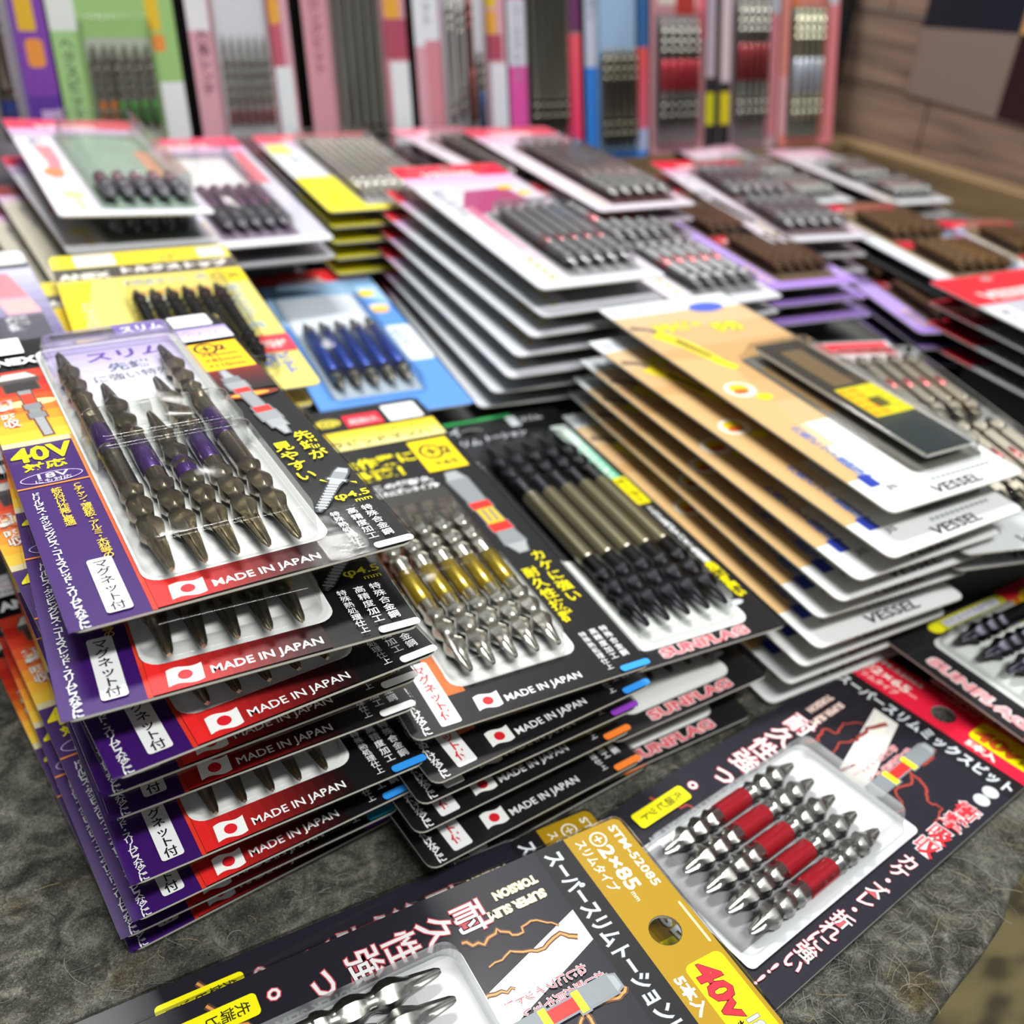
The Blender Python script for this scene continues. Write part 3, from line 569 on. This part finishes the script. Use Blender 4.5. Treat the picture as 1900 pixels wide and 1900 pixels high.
def pack_yellow():            # yellow pack with dark bits
    r = pack_root(); a = Art(78, 150, '#e2d272', holes=[(39, 143.5, 4, 2.2)])
    a.rect(.1, 134, 77.9, 149.9, '#f2dc3c', 3); a.rect(10, 135, 27, 149, '#f3ece4', .6); a.ell(18.5, 143, 6, 2.6, '#e8b8b0'); a.ell(18.5, 143, 4.6, 1.7, '#f3ece4')
    a.text('2サイズ', 46, 137, 7, '#f0824a', fit=18, bold=.04); a.rect(64, 136, 76, 148, '#dfe4d8', .8)
    a.rect(.1, 120, 77.9, 134, '#4a4844'); a.text('ANEX', 2, 121.6, 8, '#f2efe4', fit=20, bold=.05); a.text('トルクストップ', 26, 125, 7, '#f6f1ec', fit=48, bold=.06, out=('#8a6a64', .1))
    a.rect(24, 60, 60, 118, '#f3e06a', 3); a.poly([(0, 40), (14, 118), (0, 118)], '#f2d024'); a.text('ドライバー', 5, 90, 6, '#f7efc0', vert=True)
    a.text('早締めビット・薄板', 26, 110, 6, '#6c86b8', fit=40, bold=.03, out=('#e8e6a8', .1)); a.rect(30, 99, 60, 102, '#e86a2c', .6); a.ell(36, 88, 8, 8, '#f6f0d8')
    a.rect(62, 104, 78, 120, '#ffe000'); a.text('⊕2', 63.5, 109, 7.5, '#4a4410', fit=12, bold=.05)
    a.text('高精度加工特殊鋼', 66, 96, 6, '#8fa8b4', vert=True, bold=.05, out=('#efe9b0', .1)); a.rect(60, 30, 78, 46, '#ee3a4c', 1); a.text('磁石付', 61.5, 35, 6.5, '#f9d8d4', fit=14, bold=.05)
    a.text('ビット', 68, 24, 6, '#6c86c8', vert=True, bold=.05); a.text('先端', 62, 24, 6, '#6c86c8', vert=True, bold=.05)
    a.build(r); dome(r, 78, 150, [(24, 12, 66, 98, 8.4)])
    fivebits(r, (28, 34.6, 41.2, 47.8, 54.4, 61), 16, (78,)*6, 3.1, '#2b2a2a', None, rough=.35)
    return r
def pack_blue():
    r = pack_root(); a = Art(68, 178, '#a6cdf4', holes=[(20, 170, 4, 2.4)])
    a.rect(.1, 160, 67.9, 177.9, '#e2282c', 3); a.text('VESSEL', 16, 160.8, 9, '#f8d8d8', fit=26, bold=.06, skew=.2)
    a.grad(.1, 140, 67.9, 160, '#a9d0f6', '#8fc2f4', 4, 'y'); a.text('ビット', 5, 146, 7, '#5c86a8', fit=18)
    a.rect(9, 92, 51, 140, '#dfe6f2', 2); a.poly([(0, 0), (68, 0), (68, 120), (51, 140), (51, 20), (9, 20), (9, 100), (0, 120)], '#5a93e0'); a.rect(9, 20, 51, 92, '#a9b6c6', 2)
    a.ell(59, 138, 5, 5, '#f0cc30'); a.ell(60, 118, 5.6, 4, '#f3e4b4'); a.ell(60, 114, 5, 4, '#eeb84a'); a.rect(54, 50, 67.9, 92, '#e4ecf6', 2); a.text('新形状', 56, 82, 7, '#7088a8', vert=True)
    a.build(r); dome(r, 68, 178, [(8, 18, 52, 144, 7.4)])
    for i in range(5): bit(r, 14+i*8, 24, 72, 3.3, '#807e76', [(14, 58, '#1c3c94')], 'torsion', rough=.3)
    return r
def pack_lilac():
    r = pack_root(); a = Art(72, 172, '#b6b2e0')
    a.rect(.1, 152, 71.9, 171.9, WH, 3); a.rect(.1, 146, 71.9, 152, '#2a2c30'); a.grad(.1, 60, 71.9, 146, '#6a648c', '#d4d2ee', 8, 'y')
    a.poly([(48, 140), (62, 140), (66, 108), (54, 108)], '#f08a94'); a.poly([(54, 106), (66, 106), (68, 88), (56, 88)], '#f2b4b4'); a.rect(50, 50, 68, 86, '#54545e'); a.text('超硬', 54, 78, 8, '#c8c8ce', vert=True, bold=.04)
    a.build(r); dome(r, 72, 172, [(12, 14, 50, 110, 8)]); 
    for i in range(4): bit(r, 18+i*9, 20, 84, 3.4, '#8a8672', (), 'torsion')
    return r
def pack_screen(W=72, L=165):   # black pack with yellow edge bar, lying across at the right edge
    r = pack_root(); a = Art(W, L, '#1c1b20')
    a.rect(9, 14.5, 66, 110, '#dfe3e1', 4); a.text('SUNFLAG', 16, 4.2, 6.4, '#f0a0a8', fit=40, bold=.05, out=('#f2dede', .12)); a.rect(58, .3, 71, 5, '#e03038', 1)
    a.rect(1.6, 22, 7.6, 66, '#b8b42c', 2.6); a.ell(4.6, 24, 3, 3.4, '#ece51e'); a.rect(2.8, 29, 6.4, 62, '#c4c6d4', .8); a.text('ロングセットビット', 3, 60, 3.2, '#7a7a86', rot=-90, fit=30, bold=.03)
    a.rect(.1, 66, 40, 100, '#d8202c'); a.text('カスタム', 4, 80, 9, '#ffd21a', rot=-62, fit=26, bold=.06, out=('#e88a1c', .1)); a.rect(40, 66, 71.9, 100, '#e9e9e2')
    a.build(r); dome(r, W, L, [(11, 17, 64, 112, 8.6)])
    for i in range(5): bit(r, 17+i*10, 20, 84, 3.9, '#3a3a42', (), 'torsion', rough=.36)
    return r
def pack_wall(W, base, strips, panel, blis, rods, texts=(), L=178, h=9):
    """a pack that stands upright; strips = (x0, y0, x1, y1, colour), rods = (x, y, length, radius, colour, sleeves)"""
    r = pack_root(); a = Art(W, L, base)
    a.rect(.1, L-14, W-.1, L-.1, '#d8203a', 3); a.text('VESSEL', W*.2, L-12, 8, '#f6e4e4', fit=W*.5, bold=.05, skew=.2)
    for q in strips:
        if len(q) == 6 and isinstance(q[5], str): a.grad(q[0], q[1], q[2], q[3], q[4], q[5], 6, 'y')
        else: a.rect(*q)
    if panel: a.rect(*panel[:4], panel[4], 3)
    for t, x, y, s, c in texts: a.text(t, x, y, s, c, vert=True, bold=.03, pitch=1.0)
    a.build(r)
    if blis: dome(r, W, L, [(*blis, h)])
    for x, y, l, rr, c, sl in rods: bit(r, x, y, l, rr, c, sl, 'torsion' if rr > 2.4 else 'slim', rough=.32)
    return r

# ------------------------------------------------------------------ where every pack lies
ORD = ['topmost', 'second down', 'third down', 'fourth down', 'fifth down', 'sixth down', 'seventh down', 'eighth down', 'lowest']
RISERS = [0]
def stack(build, spots, what, where, group, full=2, tabs=None, W=0):
    """spots from the bottom pack to the top one: (x, y, z, yaw, pitch, roll)"""
    proto = build(); n = len(spots)
    q = spots[0]; base = 0 if q[1] < 340 else 27
    if q[2]-base > 8:                     # a grey block lifts the stack
        me = next(c for c in proto.children if c.name.startswith('backing_card')).data
        w_, l_ = max(v.co.x for v in me.vertices)/U, max(v.co.y for v in me.vertices)/U
        y0 = 24
        o = box('trim_%d' % (4+RISERS[0]), 9, y0, base-q[2]+.1, w_-9, l_-24, -1.2, grey_board, 1); RISERS[0] += 1; structure(o)
        o.location = Vector(q[:3])*U; o.rotation_euler = (0, 0, R(q[3]))
    for i, q in enumerate(spots):
        k = n-1-i; word = 'lying' if n == 1 else 'topmost' if k == 0 else 'lowest' if i == 0 else ORD[k]
        o = put(proto, q[:3], *q[3:], '%s, %s in %s' % (what, word, where), group, bits=k < full)
        if tabs: colour_tab(o, W, tabs[i])

stack(pack_purple, [(9.2, 178.2, 1.0, 6.6, 0, 0), (7.4, 174.6, 12.2, 4.4, 0, 0), (10.6, 169.4, 23.4, 5.2, 0, 0), (11.6, 169.2, 36.5, 2.8, 0, 0), (11.0, 176.9, 51.5, 1.8, 0, 0), (9.9, 171.4, 65, 3.3, 0, 0), (12.1, 162.6, 78, 5, 0, 0), (5.3, 169.8, 91, -2.4, 0, 0), (10.9, 181.1, 104, .7, .2, 0)],
      'purple and black bit pack', 'the tall front-left stack', 'purple bit packs in the front-left stack', 9, ['#7a3aa8', '#1d7f9a', '#2f93ea', '#2f93ea'] + ['#f3f5f5']*5, 80)
stack(pack_gold_bits, [(93, 161.5, 1.0, 5.5, 0, 0), (85.8, 158.7, 10.2, 4.7, .5, 0), (84.6, 164.8, 18.8, 4.4, 1.2, 0), (86.5, 166.8, 27.4, 3.4, 1.8, 0), (89.3, 165.0, 35.8, 4.4, 2.4, 0), (87.4, 173.4, 45.2, -2.0, 3.2, .4)],
      'black pack of gold-banded bits', 'the stack right of the purple packs', 'black packs of gold-banded bits', 7, ['#ee7a26', '#f08030', '#f08030', '#8a3ab8', '#2f93ea', '#2f93ea'], 78)
stack(pack_black_bits, [(148.5, 168.8, 2.0, 1.0, 0, -.5), (157.5, 172.6, 13.5, 1.6, 0, -.5), (166.5, 183.4, 29.5, -3.4, 1.5, 0)],
      'black pack of long black bits', 'the stack behind the gold-banded packs', 'black packs of long black bits', 3)
stack(pack_ratchet, [(226.5, 171.6, 2, -1, 1.2, 0), (231, 170, 10.7, -1, 1.6, 0), (233.5, 168, 19.4, -1.4, 2.0, 0), (236, 166, 28.1, -2.2, 2.4, 0), (238.8, 170.8, 36.8, -3.2, 2.4, 0), (242, 167, 45.5, -1.8, 2.6, 0), (245.5, 165.2, 54.2, -1.0, 2.8, .4), (254, 161.5, 63, 1.6, 3.2, 1), (262, 171.8, 72.6, .6, 3.4, 1.4)],
      'orange and white blade pack', 'the fanned stack at middle right', 'orange blade packs in the fanned stack', 1)
stack(pack_assort, [(303, 166, 40.5, -14.5, 1.5, 0), (300, 163.5, 50, -15.5, 2, 0)],
      'white pack of red-sleeved bits', 'the stack beside the orange packs', 'white packs of red-sleeved bits', 1)

G_ = dict(blis=(22, 12, 60, 96), inner='#a2a2a6', rows=((14, 78),), nb=5, bcol='#77777a', slv=(.30, .42, '#7a1c24'), foot='#d4d6e0', r_=3.2, h=7.6)
def sp_g(): return vessel(68, 178, '#cfc6d4', **G_, extra=lambda a: (a.rect(23, 52, 59, 94, '#6c6c72', 2), a.rect(23, 42, 59, 52, '#8a3038')))
stack(sp_g, [(209, 356, 38, -8.4, .4, 0), (213, 351, 46.8, -6.6, .8, 0), (217.3, 345.8, 55.6, -4.7, 1.6, 0), (221.8, 347.5, 64.4, -3.7, 2.1, 0), (228, 346, 73.2, -1.9, 2.6, 0), (232.8, 346, 82, -1.5, 3.0, 0), (234.2, 351.2, 92.4, -2.4, 3.2, .3)],
      'pink and white pack of silver bits', 'the fanned stack in the middle', 'pink and white packs in the middle fan', 1)
def sp_gb(): return vessel(68, 178, '#d9d2de', blis=(18, 12, 62, 150), inner='#8e8d92', rows=((14, 58), (78, 58)), nb=5, bcol='#77777a', slv=(.42, .6, '#b02834'), patch=None, left='#e4dce6', foot='#d4d6e0', r_=3.0, h=7.0, hdr='#d83a50', card_back='#3a3438')
stack(sp_gb, [(318, 346, 55.5, 2, 3.4, 1.4), (316.5, 348, 64.8, 1.6, 4, 2), (315.6, 346.2, 74.2, 2.4, 4.8, 2.6)],
      'pale pack of double-row silver bits', 'the stack beside the pink fan', 'pale packs beside the middle fan', 1)
def sp_h(): return vessel(66, 178, '#b79be2', blis=(16, 12, 56, 150), inner='#7a6450', rows=((15, 56), (82, 56)), nb=5, bcol='#4d382a', patch=None, left=None, band='#dfc8ee', foot='#a884dc', r_=3.5, ltxt='', rough=.4, card_back='#241a2c', extra=lambda a: (a.rect(16, 70, 56, 84, '#d0283c', 1), a.text('VESSEL', 20, 73, 7, '#f0c8cc', fit=30, bold=.05)))
stack(sp_h, [(404, 366, 46, -6.5, 1, 0), (402, 370, 55.5, -6, 1.2, 0), (396, 373, 65, -6.4, 1.8, .4)], 'lilac pack of brown bits', 'the short stack right of the pale packs', 'lilac packs of brown bits, upper', 1)
stack(sp_h, [(476, 322, 27.8, -17, .2, 0), (474, 325, 37.4, -18.5, .2, 0), (471, 326, 47, -19.5, .2, 0)], 'lilac pack of brown bits', 'the stack before the pale blue packs', 'lilac packs of brown bits, lower', 1)
def sp_i(): return vessel(70, 160, '#b9cbf2', blis=(16, 12, 58, 140), inner='#8a7458', rows=((15, 50), (78, 50)), nb=5, bcol='#5c4630', patch=None, left='#dfe4ec', band='#9fb6ec', foot='#dfe2ea', r_=3.7, ltxt='インパクト', rough=.4, card_back='#23202a', ycol=None, extra=lambda a: (a.rect(16, 64, 58, 79, '#d0283c', 1), a.rect(12.5, 12, 14, 130, '#c9a03c')))
stack(sp_i, [(504, 335, 57.2, -13, .2, 0), (500, 336, 66.8, -13.6, .2, -.6)], 'pale blue pack of bronze bits', 'the stack right of the lilac packs', 'pale blue packs, inner stack', 1)
stack(sp_i, [(602, 318, 44, -16, .2, 0), (600, 318, 53.6, -17, 0, 0)], 'pale blue pack of bronze bits', 'the stack beside the wooden ledge', 'pale blue packs by the ledge', 1)
def sp_m(): return vessel(76, 178, '#b9bdca', hdr='#d8203a', blis=(20, 14, 66, 120), inner='#9aa0a8', band='#a9c0ea', left='#e2e2ea', patch=None, card_back='#17161b', foot='#d2d6e0', extra=lambda a: (a.rect(.1, 142, 75.9, 166, '#d8203a'), a.text('VESSEL', 14, 147, 13, '#f0d4d8', fit=44, bold=.05), a.rect(30, 100, 75.9, 140, '#b4c8ee')))
stack(sp_m, [(470, 156, 34, -5, 1, 0), (468.4, 158, 44.5, -5.5, 1.2, 0), (466.4, 160, 55, -6, 1.4, -1), (464.6, 162, 65.5, -6, 1.6, -1.5)], 'red headed grey pack with dark back', 'the stack at the right edge', 'red headed packs at the right edge', 1)
def sp_n(): return vessel(70, 178, '#cdb6c6', blis=(18, 12, 62, 150), inner='#7c6a6e', rows=((15, 60), (84, 60)), nb=5, bcol='#87858a', slv=(.3, .62, '#5a2a2e'), patch=None, band='#d4a0c4', left='#dcd4e0', foot='#cfcbd6', r_=3.6, card_back='#2a2024')
stack(sp_n, [(443, 417, 53, -12, 1, 0), (441, 419, 63, -12.6, 1.2, 0), (439.6, 419, 73, -13, 1.5, -1)], 'pink pack of silver and maroon bits', 'the stack behind the lilac packs', 'pink packs behind the lilac ones', 1)
def sp_j(): return vessel(60, 172, '#c4bec8', blis=(12, 10, 52, 118), inner='#a8a8ac', rows=((12, 44), (62, 44)), nb=5, bcol='#9a9a98', slv=(.36, .66, '#6a3034'), patch=None, band='#e2b8d0', left='#e4dee6', foot='#d4d6dc', r_=3.5, card_back='#17151a', hdr='#d0a0b8')
stack(sp_j, [(572, 525, 34, -6, .8, 0), (570, 527, 44.5, -6.4, 1, 0), (568, 529, 55.5, -6.6, 1.2, -.6)], 'pale pack of short silver bits', 'the stack before the right wall packs', 'pale packs of short bits, left stack', 1)
stack(sp_j, [(660, 504, 34, -7, .4, 0), (658, 506, 44.5, -7.4, .5, 0), (655, 508, 55, -8, .4, 0)], 'pale pack of short silver bits', 'the stack against the wooden right wall', 'pale packs of short bits by the wall', 1)
def sp_l(): return vessel(68, 178, '#ccb6c6', blis=(16, 12, 60, 130), inner='#5c3d3e', rows=((14, 110),), nb=5, bcol='#8b8988', slv=(.3, .9, '#4c2c2c'), patch=None, band='#d8a8c8', left='#e2d6e2', foot='#d9cfdc', r_=3.1, h=7.4, hdr='#cf4058')
stack(sp_l, [(336, 449, 74, -1.8, 2, .4), (335.4, 449.6, 82.8, -1.8, 2.2, .5), (335, 450, 91.6, -1.7, 2.4, .6)], 'pink pack of dark maroon bits', 'the stack behind the middle pink fan', 'pink packs of maroon bits', 1)
def sp_l0(): return vessel(58, 152, '#cdb6c4', blis=(14, 12, 50, 122), inner='#8a7478', rows=((14, 96),), nb=4, bcol='#77706e', patch=None, band='#e0c0d8', left='#ddd2de', foot='#d6cfda', r_=3.6, hdr='#d87a90')
stack(sp_l0, [(318, 526, 76, 1.6, 1.2, 0), (317, 528, 85.5, 1.8, 1.4, 0)], 'narrow mauve pack of grey bits', 'the pair between yellow and maroon packs', 'narrow mauve packs', 1)
def sp_y(): return vessel(78, 165, '#cdc6d4', hdr='#d8606e', blis=(24, 9, 74, 150), inner='#b0aeb0', rows=((13, 132),), nb=9, bcol='#c8c6c0', patch=None, left='#dadfe6', foot=None, r_=2.5, ycol='#d9c94a', ltxt='ロング', kind='slim', h=7.6, extra=lambda a: (a.rect(.1, .1, 24, 66, '#f0e32a', 3), a.rect(.1, .1, 77.9, 8, '#f0e32a', 2), a.rect(2, 118, 16, 140, '#ebe070', 2), a.text('ドリル', 7, 50, 10, '#b8ac1c', vert=True)))
stack(sp_y, [(205, 514, 49.6, -2.6, 1.0, 0), (204.4, 515.5, 58.2, -3, 1.2, 0), (204, 516.4, 66.8, -3.2, 1.4, 0), (203.4, 517, 75.4, -3.2, 1.6, 0), (202.6, 517.6, 84, -3.4, 1.8, 0)], 'yellow pack of long thin silver bits', 'the stack at back centre left', 'yellow packs of long thin bits', 1)
def sp_k2(): return vessel(66, 178, '#bdbccb', blis=(12, 12, 50, 140), inner='#8c7c92', rows=((14, 60),), nb=5, bcol='#77757c', slv=(.42, .95, '#77476c'), patch=None, left='#d8d4e2', foot='#d8dae2', r_=3.5, hdr='#d84a68', extra=lambda a: (a.rect(14, 86, 48, 138, '#dcd6dc', 3), a.poly([(50, 90), (62, 90), (62, 150), (56, 150)], '#d8707c'), a.rect(38, 50, 48, 80, '#6a5cae', 2)))
stack(sp_k2, [(131, 512, 60, -.4, 2.6, 0), (126.6, 486, 70.2, -.8, 3.8, .2), (125.5, 484.4, 80.8, -1, 4.4, .5)], 'white lilac pack of maroon-sleeved bits', 'the back stack beside yellow packs', 'white lilac packs at back left', 1)
def sp_k1(): return vessel(70, 178, '#c2b9cb', blis=(22, 12, 64, 142), inner='#8fa296', rows=((14, 34),), nb=5, bcol='#84828a', slv=(.6, .95, '#8a5a6a'), patch=None, left='#e0dde6', foot='#dcdee6', r_=3.5, hdr='#d8405c', h=15, extra=lambda a: (a.bolt([(12, 120), (13, 90), (10, 60)], 8, '#cf8a94'), a.ell(10, 70, 5, 8, '#e08a5a'), a.ell(12, 32, 5, 7, '#e3dc9a'), a.rect(56, 60, 64, 110, '#d09a80', 2)))
stack(sp_k1, [(62.4, 482.5, 86, 1.6, 1, 1.5), (61.2, 483.3, 103, -.3, 2.2, 3.6)], 'white pack under a tall clear bubble', 'the pair at the far left back', 'tall bubble packs at far left', 1)
def sp_b(): return vessel(72, 172, '#c9c4b4', blis=(20, 12, 62, 140), inner='#8a8478', rows=((14, 60),), nb=5, bcol='#77757c', patch=None, left='#bdb8a8', foot='#d3cfc0', r_=3.2, hdr='#8a3a3e', h=7.6)
stack(sp_b, [(24, 452, 28, 5, .4, 0), (28, 455, 37, 4.4, .6, 0), (33, 458, 46, 3.8, .8, 0), (38, 463, 55, 3, .9, 0), (46, 470, 64, 2.2, 1, .4), (54, 476, 73, 1.8, 1, .8)], 'beige pack with a dark red header', 'the fan under the bubble packs', 'beige packs under the bubble packs', 0)

def single(build, q, lab, group=None): put(build(), q[:3], *q[3:], lab, group)
stack(pack_yellow, [(23, 329, 34, 6, .6, 0), (27, 328, 43, 5, .9, 0), (32, 328, 52, 3.4, 1.2, 0), (37, 329, 61, 1, 1.6, 0), (41.5, 329, 70, -1.5, 2, 0), (44.4, 330, 79, -3.3, 2.8, .3)], 'yellow pack of black bits', 'the stack just behind the purple packs', 'yellow packs of black bits', 1)
stack(pack_blue, [(138.1, 362.9, 40.5, -6.6, 1.5, -.8)], 'light blue pack of dark blue bits', 'the gap below the white lilac packs', None, 2)
stack(pack_lilac, [(-30, 322, 71, 1, 0, 0), (-29, 321, 80.5, .6, -.6, 0), (-28.2, 321.4, 90, 0, -1.2, 0)], 'lilac and white pack', 'the stack cut by the frame edge', 'lilac and white packs at the frame edge', 1)
RED = lambda: pack_super_slim('#ea1f40', '#f2a0a8', 'スーパースリムミックスビット', 'STM-52065', '⊕2×65', 'スリムタイプ', '#e0602c', '#b8483c', '#5a2a2c', ('#b01626', 6.5), 60, 0)
GOLD = lambda: pack_super_slim('#aa860e', '#efe0a8', 'スーパースリムトーションビット', 'STM-52085', '⊕2×85', 'スリムタイプ', '#d02838', '#e09a58', '#5c4030', None, 76, -4.5)
import math as _m
def tl(p, yaw, L0, L1): return (p[0]-_m.sin(R(yaw))*(L0-L1), p[1]+_m.cos(R(yaw))*(L0-L1), p[2])
single(RED, (*tl((119.9, 154.4, 1.5), -82, 167.2, 158), -82, 0, 0), 'red headed black pack of red-sleeved bits lying on the felt', 'super slim packs on the felt')
g = GOLD()
put(g, (-11.5, 165, 1.6), -90.9, 0, 0, 'gold headed pack mostly hidden under another gold headed pack', 'super slim packs on the felt')
put(g, tl((0.2, 150.3, 13.0), -90.7, 141.1, 153.5), -90.7, 0, 0, 'gold headed pack of plain steel bits lying uppermost at the front', 'super slim packs on the felt')
q = pack_screen()
put(q, (287, 170, 1.2), -89, 0, 0, 'black pack of thick grey bits, lower of the pair at right edge', 'black packs at the right edge')
put(q, (282, 171.5, 11.5), -88.6, 0, 0, 'black pack of thick grey bits, upper of the pair at right edge', 'black packs at the right edge')

# packs standing along the back wall
def rods(x0, x1, n, y, l, rr, c, sl=()): return [(x0+(x1-x0)*i/(n-1), y, l, rr, c, sl) for i in range(n)]
grey = '#8d8b82'
WALL = [
 (33, 68, pack_wall, dict(base='#6d4a9c', strips=[(50, 0, 68, 178, '#7a3aa8'), (50, 20, 68, 60, '#5a2a98'), (52, 96, 62, 132, '#e0b022', 1), (54, 76, 64, 92, '#e8943a', 3), (56, 36, 68, 52, '#c9a8dc')], panel=(4, 8, 48, 150, '#b9b0bd'), blis=(4, 8, 47, 118), rods=rods(12, 38, 3, 40, 76, 5, '#6a6258', [(2, 18, '#2a3c8c')])), 'purple edged pack of three thick bits, leftmost along the back wall'),
 (103, 75, pack_wall, dict(base='#9bc578', strips=[(.1, 96, 16, 160, '#dfe4e0'), (.1, 30, 14, 96, '#9fc884'), (58, 96, 66, 140, '#e3bd22', 1), (59, 84, 67, 94, '#e8903a', 2), (60, 0, 75, 66, '#e6eaee'), (18, 120, 58, 160, '#8fb864')], panel=(18, 14, 58, 92, '#b6bdae'), blis=(17, 12, 59, 104), rods=rods(22, 54, 6, 40, 48, 2.9, grey, [(2, 16, '#b86a2a')])[:2]+rods(34, 54, 4, 40, 48, 2.9, grey, [(2, 16, '#4a8a3c')]), texts=[('ヘクスビット', 4, 86, 8, '#4c5a48')]), 'green pack of colour-tipped bits standing at the back wall'),
 (186, 68, pack_wall, dict(base='#d9a2b0', strips=[(.1, 96, 14, 170, '#e6e4ec'), (14, 150, 52, 170, '#c0506c'), (53, 70, 62, 120, '#c45a70'), (54, 118, 61, 140, '#e2bd2a', 1), (54, 100, 62, 116, '#e8a83a', 3), (54, 20, 66, 74, '#e6ecf2')], panel=(17, 30, 52, 150, '#e2e0ea'), blis=(16, 14, 53, 152), rods=rods(21, 48, 6, 38, 56, 2.1, '#a5a49a', [(1, 10, '#8a4a44')]), texts=[('六角レンチ', 4, 90, 8, '#7c4a58')]), 'pink and white pack of short grey keys at the back wall'),
 (263, 76, pack_wall, dict(base='#d697a4', strips=[(.1, 130, 16, 170, '#e2e2ea'), (60, 120, 72, 150, '#e2bd2a', 1), (60, 104, 72, 120, '#e8a83a', 3), (58, 78, 76, 104, '#b04a62'), (62, 20, 76, 76, '#e8ecf2')], panel=(20, 10, 56, 168, '#a9a7a2'), blis=(19, 8, 57, 172), rods=rods(24, 52, 5, 12, 150, 2.8, '#96948c'), texts=[('ロングビット', 5, 110, 8, '#8a4a58')]), 'pink pack of long grey rods standing at the back wall'),
 (346, 75, pack_wall, dict(base='#dba4b2', strips=[(.1, 86, 20, 170, '#e6e8f0'), (8, 20, 20, 90, '#d68a98'), (58, 112, 68, 134, '#e2bd2a', 1), (58, 94, 68, 110, '#e8a83a', 3), (58, 76, 72, 94, '#b04a62'), (60, 20, 75, 74, '#e6e4f0'), (.1, 140, 75, 170, '#e2b0dc')], panel=(22, 10, 57, 134, '#dcd9e4'), blis=(21, 8, 58, 136), rods=[(27, 30, 90, 2.6, '#aaa89c', ()), (35, 34, 84, 2.6, '#a09e92', ()), (43, 30, 92, 2.8, '#8a4a3c', [(4, 40, '#8a3a2c')]), (51, 24, 60, 2.8, '#8f8d84', [(2, 30, '#3a5a94')])], texts=[('ビット', 6, 118, 9, '#9098a4')]), 'pink pack with loose brown and blue handles at the back wall'),
 (424, 66, pack_wall, dict(base='#7d7a74', strips=[(.1, 118, 16, 170, '#ec1f98'), (.1, 72, 16, 118, '#d5d7e4'), (.1, 10, 16, 72, '#e654ac'), (54, 96, 66, 170, '#6a2f60'), (52, 10, 66, 94, '#f03a70', '#ee5a68')], panel=(17, 8, 52, 164, '#6f6e66'), blis=(16, 6, 53, 168), rods=rods(21, 48, 5, 24, 124, 3.3, '#7c7a70'), texts=[('コーススレッド', 4, 108, 8, '#8a8ca0')]), 'magenta and white pack of five tall grey bits at the back wall'),
 (495, 62, pack_wall, dict(base='#2f7fdc', strips=[(.1, 70, 12, 126, '#c3c9de'), (50, 84, 62, 128, '#2f6aa8'), (50, 20, 62, 84, '#e8688a', '#f05a5c'), (50, 5, 62, 22, '#b9c4ea')], panel=(12, 6, 50, 160, '#a3c4ea'), blis=(11, 5, 51, 164), rods=rods(17, 45, 5, 8, 76, 3.4, '#6c685c'), texts=[('段付', 3, 112, 8, '#8a90a4')]), 'blue pack of short dark bits under a pale blue panel'),
 (560, 72, pack_wall, dict(base='#c28a94', strips=[(48, 90, 60, 170, '#e2707e'), (58, 0, 72, 178, '#26242a'), (60, 60, 69, 126, '#b9a8b8'), (60, 22, 69, 48, '#c9c71e'), (8, 116, 48, 150, '#d9cdc4'), (26, 108, 46, 130, '#b0342c')], panel=(6, 10, 50, 108, '#8f8488'), blis=(5, 8, 51, 112), rods=rods(11, 45, 5, 20, 84, 3.4, '#7d7b76', [(30, 54, '#b83440')])), 'pink and black pack of red-banded bits at the back wall'),
 (635, 69, pack_wall, dict(base='#c9a6b0', strips=[(.1, 0, 13, 178, '#26242a'), (2, 56, 12, 126, '#d9c6ce'), (2, 22, 12, 48, '#e0cc1a'), (56, 10, 69, 110, '#e28a96'), (56, 110, 69, 150, '#c9ccd8'), (13, 124, 56, 170, '#3a3c44')], panel=(15, 8, 55, 124, '#8c8688'), blis=(14, 6, 56, 128), rods=rods(20, 50, 5, 20, 100, 3.5, '#84827c', [(36, 66, '#8a2a30')])), 'black edged pack of maroon-banded bits at the back wall'),
 (705, 70, pack_wall, dict(base='#e28a80', strips=[(.1, 10, 12, 60, '#e2a4ac'), (54, 0, 70, 178, '#e6868e'), (48, 20, 56, 100, '#ea6a50'), (54, 118, 68, 140, '#d3d6e2', 5), (12, 108, 20, 122, '#e8783a', 2)], panel=(10, 8, 50, 116, '#7e857c'), blis=(9, 6, 51, 132), rods=rods(15, 45, 5, 18, 96, 3.3, '#aaa994', [(28, 56, '#c4ccd8')])), 'salmon pack of pale-sleeved bits in the wooden corner'),
]
for i, (x, W_, fn, kw, lab) in enumerate(WALL):
    put(fn(W_, **kw), (x, 690+random.uniform(-1, 1), 55.2), random.uniform(-1, 1), 77, 0, lab, 'packs standing along the back wall')
